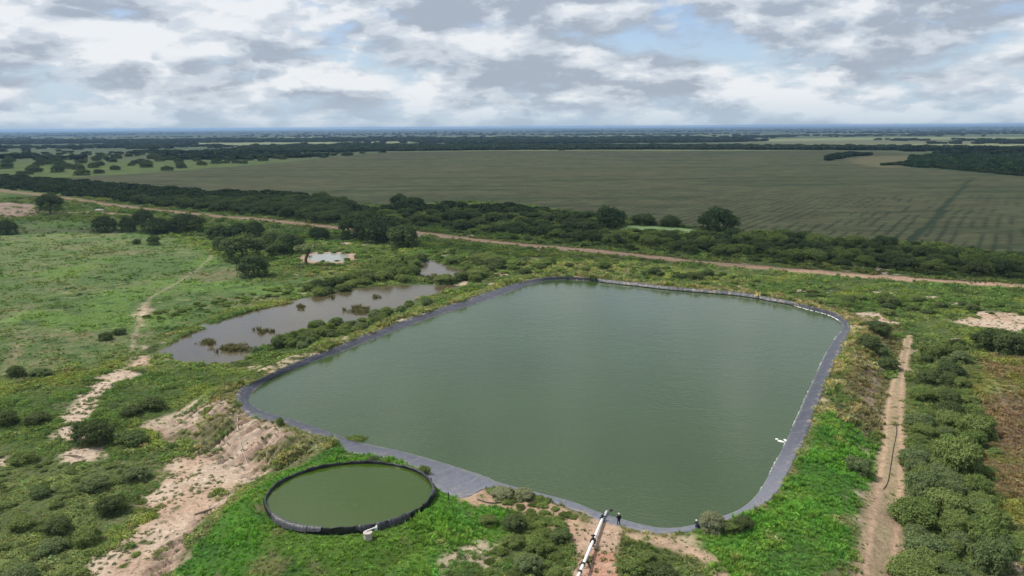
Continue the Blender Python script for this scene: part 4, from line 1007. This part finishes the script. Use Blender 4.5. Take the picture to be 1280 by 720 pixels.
# random fill of countable shrubs, per zone
ROADF = []
for i in range(len(ROAD)-1):
    for k in range(8): ROADF.append(tuple(ROAD[i]*(1-k/8)+ROAD[i+1]*k/8))
def in_px(poly, px, py):
    ins = False; n_ = len(poly)
    for i in range(n_):
        x1, y1 = poly[i]; x2, y2 = poly[(i+1) % n_]
        if (y1 > py) != (y2 > py) and px < (x2-x1)*(py-y1)/(y2-y1)+x1: ins = not ins
    return ins
def fill(poly, step, size, kinds, label, group, seed, cap, z0=GZ, maker='shrub', jitter=.5, hw=(.5, .75), avoid=(), name='shrub'):
    avoid = tuple(avoid)+((GPOND, 2),)
    """countable plants spread over a zone of the land; step and size in metres"""
    W = ats(poly, z0); Wt = [tuple(w) for w in W]; rg = random.Random(seed); lo, hi = W.min(0), W.max(0); out = []
    for x in np.arange(lo[0], hi[0], step):
        for y in np.arange(lo[1], hi[1], step):
            X, Y = x+rg.uniform(-jitter, jitter)*step, y+rg.uniform(-jitter, jitter)*step
            if not in_px(Wt, X, Y): continue
            if min(math.hypot(X-q[0], Y-q[1]) for q in ROADF) < 5+size[1]*.5: continue
            if any(abs(float(sdf(np.array([X]), np.array([Y]), q, 30)[0])) < m or float(sdf(np.array([X]), np.array([Y]), q, 30)[0]) < 0 for q, m in avoid): continue
            out.append((X, Y))
    rg.shuffle(out); out.sort(key=lambda p: -1.0/(p[1])); keep = out[:cap]; rest = out[cap:]
    for X, Y in keep:
        r = rg.uniform(*size)*.5; kd = rg.choice(kinds); lb = label[kd] if isinstance(label, dict) else label
        if maker == 'shrub': shrub(X, Y, r, r*2*rg.uniform(*hw), kd, lb, group, name=name, trunk=r > 1.5)
        else: tree(X, Y, r, r*2*rg.uniform(*hw), lb, group, name=name)
    return keep, rest

ML = {'green': 'bright leafy shrub in the fringe along the far shore of the marsh', 'dark': 'dark shrub in the fringe along the far shore of the marsh', 'grey': 'grey-green shrub in the fringe along the far shore of the marsh'}
fill([(385,362),(430,352),(470,330),(520,322),(600,316),(640,322),(600,352),(562,356),(522,346),(512,352),(470,354),(430,366),(395,371)], 5.4, (4.5, 8), ['green', 'green', 'green', 'dark'], ML, 'shrubs along the far marsh shore', 5, 85, avoid=((MARSH, 1.5), (POOL, 1.5)), hw=(.38, .55))
NL = {'green': 'bright green bush between the marsh and the reservoir bank', 'grey': 'grey-green bush between the marsh and the reservoir bank'}
fill([(340,436),(362,421),(400,406),(440,405),(470,395),(510,378),(553,366),(566,372),(500,396),(440,420),(385,436)], 3.6, (2.4, 4.5), ['green', 'green', 'grey'], NL, 'bushes between marsh and bank', 6, 50, avoid=((MARSH, 1),), hw=(.45, .7))
TL = {'dark': 'dark low bush in the green strip between reservoir and dirt road', 'green': 'green low bush in the strip between reservoir and dirt road'}
fill([(610,322),(700,330),(800,338),(900,345),(930,355),(860,352),(760,343),(690,338),(620,345),(600,340)], 8, (3.5, 6.5), ['dark', 'green', 'dark'], TL, 'low bushes between reservoir and road', 7, 45, hw=(.35, .5))
fill([(930,360),(1060,368),(1150,375),(1250,385),(1200,395),(1120,395),(1060,390),(1000,375)], 9, (3, 6), ['dark', 'green'], {'dark': 'dark low bush in the rough right of the far corner', 'green': 'green low bush in the rough right of the far corner'}, 'low bushes right of the far corner', 8, 45, hw=(.35, .5))
BEL = {'deep': 'dark rounded shrub in the dense belt behind the dirt road', 'dark': 'dark rounded shrub in the dense belt behind the dirt road', 'grey': 'grey-green rounded shrub in the dense belt behind the dirt road', 'green': 'greener shrub in the dense belt behind the dirt road'}
k1, r1 = fill([(720,302),(740,294),(830,297),(900,298),(1000,300),(1100,310),(1200,318),(1290,325),(1290,350),(1180,343),(1100,338),(960,326),(840,314)], 8.6, (4.5, 11), ['dark', 'deep', 'deep', 'dark', 'green', 'green', 'deep'], BEL, 'shrubs in the belt behind the road', 9, 160, hw=(.42, .6), name='belt_shrub')
k2, r2 = fill([(0,220),(120,229),(250,240),(350,243),(430,252),(440,268),(420,280),(330,270),(200,258),(80,243),(0,233)], 11, (9, 15), ['deep', 'deep', 'dark', 'deep'], BEL, 'shrubs in the belt behind the road', 10, 120, hw=(.40, .55), name='belt_shrub')
SL = {'deep': 'dark patchy shrub in the scrub between dirt road and crop field', 'dark': 'dark patchy shrub in the scrub between dirt road and crop field', 'green': 'green patchy shrub in the scrub between dirt road and crop field', 'grey': 'grey-green patchy shrub in the scrub between dirt road and crop field'}
k3, r3 = fill([(420,262),(520,258),(620,256),(740,272),(760,290),(700,300),(600,290),(520,285),(440,276)], 12, (6, 13), ['dark', 'green', 'deep', 'deep', 'dark'], SL, 'shrubs between road and field', 12, 90, hw=(.35, .5), name='scrub_shrub')
k4, r4 = fill([(0,186),(180,184),(420,186),(500,190),(330,203),(200,214),(60,222),(0,220)], 58, (10, 21), ['dark'], 'dark tree among many scattered over the plain left of the crop field', 'scattered trees left of the crop field', 13, 130, maker='tree', hw=(.35, .5), name='plain_tree')

# every plant of a repeated kind gets a label from its size, its colour and the landmark it stands by
MARKS = [(822,287,'the algae pond'),(897,285,"the tallest roadside tree"),(675,277,'the white car'),(63,262,'the lone umbrella tree'),(385,325,'the bare crooked tree'),(1137,303,'the dark field track'),
         (1055,395,"the far right corner"),(695,347,"the far left corner"),(370,400,'the long marsh pool'),(540,338,'the small bright pool'),(130,265,'the side road'),(1235,400,"the right-hand bare patch"),
         (1194,588,'the biggest leafy shrub'),(1255,540,'the reddish heath'),(1240,690,'the pink soil corner'),(1130,430,"the sand track's end"),(1130,640,'the widened sand track'),(476,295,'the big roadside tree'),(505,255,"the field-edge tree pair"),
         (1100,203,"the yellow patch"),(250,272,"the flat-topped tree"),(320,345,"the clump's front tree"),(572,272,'the wide low scrub tree'),(1000,330,'the bend of the belt'),(460,392,"the brown marsh islet")]
ZONES = {G2: 'in the track row', 'shrubs along the far marsh shore': 'by the marsh', 'bushes between marsh and bank': 'on the narrow bank', 'low bushes between reservoir and road': 'before the road',
 'low bushes right of the far corner': 'in the rough', 'shrubs in the belt behind the road': 'in the belt', 'shrubs between road and field': 'in the scrub', 'scattered trees left of the crop field': 'on the plain'}
byg = {}
for t, r_ in REL: byg.setdefault(t['group'], []).append((t, r_))
for g, lst in byg.items():
    rs = sorted(q[1] for q in lst); n3 = len(rs)
    for t, r_ in lst:
        f = sum(1 for q in rs if q < r_)/n3; size = 'small' if f < .2 else 'smallish' if f < .4 else 'mid-sized' if f < .6 else 'large' if f < .85 else 'very large'
        base = t['label']; hue = 'grey-green' if 'grey' in base else 'dark' if 'dark' in base else 'green'
        X, Y = proj(t.location.x, t.location.y, t.location.z)
        m_ = min(MARKS, key=lambda q: (q[0]-X)**2+(3*(q[1]-Y))**2); dx_, dy_ = X-m_[0], 3*(Y-m_[1])
        side = ('right of' if dx_ > 0 else 'left of') if abs(dx_) > abs(dy_) else ('before' if dy_ > 0 else 'behind')
        near = 'just ' if math.hypot(dx_, dy_) < 35 else 'well ' if math.hypot(dx_, dy_) > 110 else ''
        zone = ZONES[g]
        asp = t.children[0].scale.z/r_; size += ' low' if asp < .88 else ' tall' if asp > 1.06 else ''
        t['label'] = '%s %s %s %s, %s%s %s' % (size, hue, t['category'], zone, near, side, m_[2])

# ------------------------------------------------------------------ far woods (stuff)
far_mesh = [crown_mesh('far_crown%d' % k, 900+k, 9, 240, .24, .6, .6, mat=M_inst, base=.1) for k in range(4)]
far_protos = proto_collection('far', far_mesh)
pts, sc, tn = [], [], []
def belt(poly, nper, size, colr, mode='poly'):
    W = ats(poly); lo, hi = W.min(0), W.max(0); x = rng.uniform(lo[0], hi[0], nper); y = rng.uniform(lo[1], hi[1], nper)
    s = sdf(x, y, W, 10); k = s < 0; x, y = x[k], y[k]
    for X, Y in zip(x, y):
        r = rng.uniform(*size); pts.append((X, Y, GZ-.3)); sc.append((r, r, r*rng.uniform(.6, .95))); tn.append(tuple(np.array(colr)*rng.uniform(.75, 1.3)))
DKT = (.036, .054, .032)
belt([(300,192),(420,190),(640,187.5),(800,187),(1000,187.5),(1120,188),(1300,191),(1500,196),(1500,192.5),(1300,187.5),(1120,184.8),(1000,184.5),(800,183.5),(640,182.5),(420,183),(300,185)], 22000, (6, 12), DKT)
belt([(1130,208),(1290,219),(1500,226),(1500,193),(1290,192),(1180,192),(1140,197)], 5000, (4, 8), (.045, .078, .036))
belt([(1035,201),(1060,196),(1090,194),(1060,193),(1035,197)], 1200, (5, 9), DKT)
belt([(1100,207),(1140,206),(1200,213),(1290,221),(1290,219),(1200,210),(1140,203)], 1500, (3, 5), (.05, .07, .03))
belt([(-60,181.5),(120,179.5),(350,178),(640,176),(640,173.5),(350,175),(100,176.5),(-60,178.5)], 3500, (8, 15), DKT)
belt([(560,181),(900,178),(960,176.5),(900,174),(560,177)], 2500, (8, 15), DKT)
# scattered trees with open ground between them, thinning into the distance
n_ = 60000; yy = 1500*np.exp(rng.uniform(0, 2.2, n_)); xx = rng.uniform(-1, 1, n_)*yy*.85
cl = fbm(xx*.5, yy, 500, 401, 3)*.6+fbm(xx, yy, 120, 403, 3)*.4
pal = np.zeros(n_, bool)
for q in PALEFAR: pal |= sdf(xx, yy, q, 100) < 0
cropm = sdf(xx, yy, CROP, 100) < 20
k = (cl > .565) & ~pal & ~cropm & (rng.uniform(0, 1, n_) < .55)
for X, Y in zip(xx[k], yy[k]):
    r = rng.uniform(7, 15); pts.append((X, Y, GZ-.3)); sc.append((r, r, r*rng.uniform(.55, .8))); tn.append(tuple(np.array(DKT)*rng.uniform(.8, 1.3)))
for X, Y in r1+r2+r3: pts.append((X, Y, GZ)); r = rng.uniform(4, 7); sc.append((r, r, r*.6)); tn.append((.045, .066, .03))
for X, Y in r4[:30]: pts.append((X, Y, GZ)); r = rng.uniform(8, 14); sc.append((r, r, r*.6)); tn.append((.032, .05, .028))
pts = np.array(pts); n_ = len(pts); tint = np.concatenate([np.array(tn), np.ones((n_, 1))], 1)
gn_scatter('woodland', pts, np.stack([np.zeros(n_), np.zeros(n_), rng.uniform(0, 6.28, n_)], 1), np.array(sc), tint, rng.integers(0, 4, n_), far_protos, 'far-off dark woods and tree belts reaching to the horizon')
# undergrowth filling the belts behind the road
low_protos = proto_collection('low', [crown_mesh('low_crown%d' % k, 950+k, 9, 1300, .095, .62, .6, mat=M_inst, ragged=.4) for k in range(4)])
pts = []
def under(poly, n, size, colr, zz=GZ):
    W = ats(poly); lo, hi = W.min(0), W.max(0); x = rng.uniform(lo[0], hi[0], n); y = rng.uniform(lo[1], hi[1], n); k = sdf(x, y, W, 10) < 0
    dr, _ = seg_dist(x, y, ROAD, False); k &= dr > 9
    for q in (GPOND, POOL, MARSH): k &= sdf(x, y, q, 10) > 1.5
    for X, Y in zip(x[k], y[k]):
        r = rng.uniform(*size); pts.append((X, Y, GZ-.1, r, r, r*rng.uniform(.5, .85)) + tuple(np.array(colr)*rng.uniform(.6, 1.5)))
under([(560,262),(740,272),(1000,296),(1290,318),(1290,350),(1100,340),(960,330),(720,308),(600,298),(520,288),(430,282),(420,262)], 3600, (.8, 2.6), (.095, .135, .048))
under([(0,222),(250,240),(430,252),(440,278),(330,272),(0,236)], 3200, (1.5, 3.8), (.055, .078, .036))
under([(400,310),(520,312),(640,318),(780,330),(940,346),(1050,362),(1290,385),(1290,395),(1100,392),(960,366),(760,344),(640,348),(560,352),(400,366)], 1800, (.6, 1.8), (.11, .165, .045))
under([(200,405),(420,355),(500,352),(500,340),(380,350),(180,395)], 600, (.6, 1.4), (.14, .19, .05))
under([(-60,560),(60,575),(172,580),(158,612),(128,650),(95,690),(65,780),(-60,790)], 520, (.5, 1.2), (.15, .19, .07))
under([(1140,432),(1225,436),(1245,560),(1250,650),(1245,780),(1145,780),(1150,600)], 380, (.6, 1.5), (.12, .17, .055))
under([(600,632),(650,640),(690,652),(722,678),(712,700),(690,790),(590,790),(640,668)], 300, (.4, 1.0), (.15, .20, .06), -.5)
pts = np.array(pts); n_ = len(pts)
pts[:, 2] = height(pts[:, 0].copy(), pts[:, 1].copy())-.1
gn_scatter('undergrowth', pts[:, :3], np.stack([np.zeros(n_), np.zeros(n_), rng.uniform(0, 6.28, n_)], 1), pts[:, 3:6], np.concatenate([pts[:, 6:9], np.ones((n_, 1))], 1), rng.integers(0, 4, n_), low_protos, 'continuous low scrub filling in between the shrubs')

# ------------------------------------------------------------------ small things
# foam along the lee shore
rg = np.random.default_rng(5); Vf, Ff = [], []
for i in range(len(INN)):
    px, py = proj(INN[i][0], INN[i][1], WZ)
    if not (px > 940 and py > 366 and py < 612): continue
    a = INN[i]; b = INN[(i+1) % n]; wide = .9 if (py < 400) else .28; steps = int(np.linalg.norm(b-a)/.35)+1
    inward = (INN[i]-OUT[i]); inward /= np.linalg.norm(inward)
    for s_ in range(steps):
        if rg.uniform() < (.25 if py < 400 else (.35+.6*(math.sin(i*.9)>.2))): continue
        c = a+(b-a)*(s_/steps)+inward*rg.uniform(-.1, .25*wide); r = rg.uniform(.12, .38)*wide; k0 = len(Vf)
        m = 7; hh = .05
        for lv, q in ((0, 1.0), (1, .55)):
            for j in range(m):
                an = 2*math.pi*j/m; rr = r*q*rg.uniform(.6, 1.3); Vf.append((c[0]+rr*math.cos(an), c[1]+rr*1.5*math.sin(an), WZ+.01+lv*hh))
        for j in range(m): Ff.append((k0+j, k0+(j+1) % m, k0+m+(j+1) % m, k0+m+j))
        Vf.append((c[0], c[1], WZ+.07)); 
        for j in range(m): Ff.append((k0+m+j, k0+m+(j+1) % m, len(Vf)-1, len(Vf)-1))
bmf = bmesh.new(); vv = [bmf.verts.new(v) for v in Vf]
for f in Ff:
    q = [vv[i] for i in dict.fromkeys(f)]
    try: bmf.faces.new(q)
    except ValueError: pass
tag(bm_obj('foam', bmf, M_foam), 'white foam line washed along the right shore of the reservoir', kind='stuff')
# white scrap on the right liner
p = at(978, 551, WZ); bm = bmesh.new()
for k in range(7): bmesh.ops.create_icosphere(bm, subdivisions=1, radius=random.uniform(.2, .45), matrix=Matrix.Translation((random.uniform(-.8, .8), random.uniform(-.7, .7), .05)) @ Matrix.Diagonal((1, 1, .35, 1)))
tag(bm_obj('plastic_scrap', bm, M_foam, loc=(p[0], p[1], WZ)), 'crumpled white plastic scrap floating against the right liner', 'scrap')
# black hose by the sand track
hp = smooth(ats([(1119,528),(1121,538),(1117,560),(1113,585),(1110,602),(1104,615)], GZ+.2), 6, False)
bm = bmesh.new(); tube(bm, [(q[0], q[1], hz_at(q[0], q[1])+.07) for q in hp], .065, 7); tag(bm_obj('hose', bm, M_black, sm=True), 'long black hose lying along the left edge of the sand track', 'hose')
hp = smooth(ats([(597,624),(612,628),(625,628),(640,624),(664,622),(676,620)], .1), 5, False)
bm = bmesh.new(); tube(bm, [(q[0], q[1], hz_at(q[0], q[1])+.09) for q in hp], .09, 7); tag(bm_obj('hose', bm, M_black, sm=True), 'dark hose lying on the crest between the plastic apron and the path', 'hose')
hp = smooth(ats([(298,523),(297,537),(302,552),(309,562)], -1.2), 5, False)
bm = bmesh.new(); tube(bm, [(q[0], q[1], hz_at(q[0], q[1])+.12) for q in hp], .08, 7); tag(bm_obj('hose', bm, M_conc, sm=True), 'pale curved hose lying on the eroded red bank at left', 'hose')
# fallen branches
for px, py, L, a, lb in ((118,556,6,.5,'long thin fallen branch lying across the sandy wash'), (95,572,4,-.3,'short dark fallen branch at the bottom of the sandy wash'), (320,600,4,.75,'weathered log on the upper edge of the gully'), (262,640,4.5,.6,'dead branch pile along the middle of the gully edge')):
    x, y, z = on_ground(px, py); bm = bmesh.new(); rg2 = random.Random(px)
    d = Vector((math.cos(a), math.sin(a), 0))
    tube(bm, [-d*L/2, Vector((0, .2, .15)), d*L/2+Vector((0, 0, .1))], [.16, .13, .05], 7)
    for k in range(5):
        q = d*rg2.uniform(-L/2, L/2); tube(bm, [q+Vector((0, 0, .1)), q+Vector((rg2.uniform(-1.3, 1.3), rg2.uniform(-1.3, 1.3), rg2.uniform(.1, .5)))], [.07, .02], 5)
    tag(bm_obj('fallen_branch', bm, M_deadwood, loc=(x, y, z+.15)), lb, 'branch')
# stone/white heap by the side road
x, y, z = on_ground(124, 263.5); bm = bmesh.new()
for k in range(6): bmesh.ops.create_icosphere(bm, subdivisions=2, radius=random.uniform(1.0, 2.0), matrix=Matrix.Translation((random.uniform(-3, 3), random.uniform(-1, 1), .4)) @ Matrix.Diagonal((1.3, 1, .6, 1)))
tag(bm_obj('stone_heap', bm, M_stone, loc=(x, y, z)), 'pale stone heap beside the bend of the side road', 'stones')
# white car among the scrub beyond the road
x, y, z = on_ground(675, 278.5)
car = tag(empty('parked_car', (x, y, z), R(8)), 'white car parked among the scrub beyond the dirt road', 'car')
bm = bmesh.new(); prof = [(-2.3,.35),(-2.3,.95),(-1.9,1.02),(-1.5,1.6),(.5,1.62),(1.1,1.08),(2.1,.95),(2.3,.7),(2.3,.35)]
vsL = [bm.verts.new((a, -.9, b)) for a, b in prof]; vsR = [bm.verts.new((a, .9, b)) for a, b in prof]; bm.faces.new(vsL); bm.faces.new(vsR[::-1])
for i in range(len(prof)): j = (i+1) % len(prof); bm.faces.new((vsL[i], vsR[i], vsR[j], vsL[j]))
bmesh.ops.recalc_face_normals(bm, faces=bm.faces); bm_obj('body', bm, M_carw, car)
for s in (-1, 1):
    bm = bmesh.new(); box(bm, (-.45, s*.905, 1.3), (1.7, .02, .38), .0); bm_obj('side_window', bm, M_glass, car)
    for wx in (-1.45, 1.4): bm = bmesh.new(); bmesh.ops.create_cone(bm, cap_ends=True, segments=18, radius1=.34, radius2=.34, depth=.24, matrix=Matrix.Translation((wx, s*.85, .34)) @ Matrix.Rotation(R(90), 4, 'X')); bm_obj('wheel', bm, M_black, car)
bm = bmesh.new(); vs = [bm.verts.new(v) for v in ((1.12,-.75,1.12),(1.12,.75,1.12),(.56,.7,1.60),(.56,-.7,1.60))]; bm.faces.new(vs); bmesh.ops.translate(bm, verts=bm.verts, vec=(.03, 0, .02)); bm_obj('windscreen', bm, M_glass, car)

# ------------------------------------------------------------------ clouds overhead, outside the picture, shading the fields
def cloud(cx, cy, rx, ry, zc_, seed):
    bm = bmesh.new(); bmesh.ops.create_icosphere(bm, subdivisions=6, radius=1)
    P_ = np.array([v.co[:] for v in bm.verts]); a_ = np.arctan2(P_[:, 1], P_[:, 0])
    k = 1+.55*(fbm(P_[:, 0]*3+9, P_[:, 1]*3+9, 1.1, seed, 5)-.5); zz_ = .6+.9*fbm(P_[:, 0]*5+30, P_[:, 1]*5+30, 1.0, seed+5, 5)
    for v, p_, q, w in zip(bm.verts, P_, k, zz_): v.co = Vector((cx+p_[0]*rx*q, cy+p_[1]*ry*q, zc_+(p_[2]*(170*w if p_[2] > 0 else 40))))
    return tag(bm_obj('cloud', bm, M_cloud, sm=True), 'white fair-weather cloud high over the fields', kind='structure')
m, t, o = new_mat('cloud_vapour'); M_cloud = m
d = t.n('ShaderNodeBsdfTranslucent'); d.inputs[0].default_value = (.9, .9, .92, 1)
d2 = t.n('ShaderNodeBsdfTransparent'); mxs = t.n('ShaderNodeMixShader'); mxs.inputs[0].default_value = .48; t.l(d2.outputs[0], mxs.inputs[1]); t.l(d.outputs[0], mxs.inputs[2]); t.l(mxs.outputs[0], o.inputs[0])
CZ = 1000.0; shift = CZ/math.tan(SUN_EL); sx_, sy_ = -tv.x/math.cos(SUN_EL)*shift, -tv.y/math.cos(SUN_EL)*shift
cloud(150+sx_, 1130+sy_, 2100, 800, CZ, 1)

# ------------------------------------------------------------------ haze
bm = bmesh.new(); bmesh.ops.create_cube(bm, size=1)
for v in bm.verts: v.co = Vector((v.co.x*69000, v.co.y*35500+17000, -6 if v.co.z < 0 else 64))
m, t, o = new_mat('haze'); pv = t.n('ShaderNodeVolumePrincipled'); pv.inputs['Color'].default_value = (.42, .66, 1, 1); pv.inputs['Density'].default_value = .00006; pv.inputs['Anisotropy'].default_value = .2
t.l(pv.outputs[0], o.inputs['Volume'])
hazeo = tag(bm_obj('haze', bm, m), 'thin blue haze over the far plain', kind='stuff')
scene.cycles.volume_bounces = 0
scene.cycles.max_bounces = 5; scene.cycles.diffuse_bounces = 2; scene.cycles.glossy_bounces = 2; scene.cycles.transparent_max_bounces = 8; scene.cycles.transmission_bounces = 2
scene.cycles.sample_clamp_indirect = 4
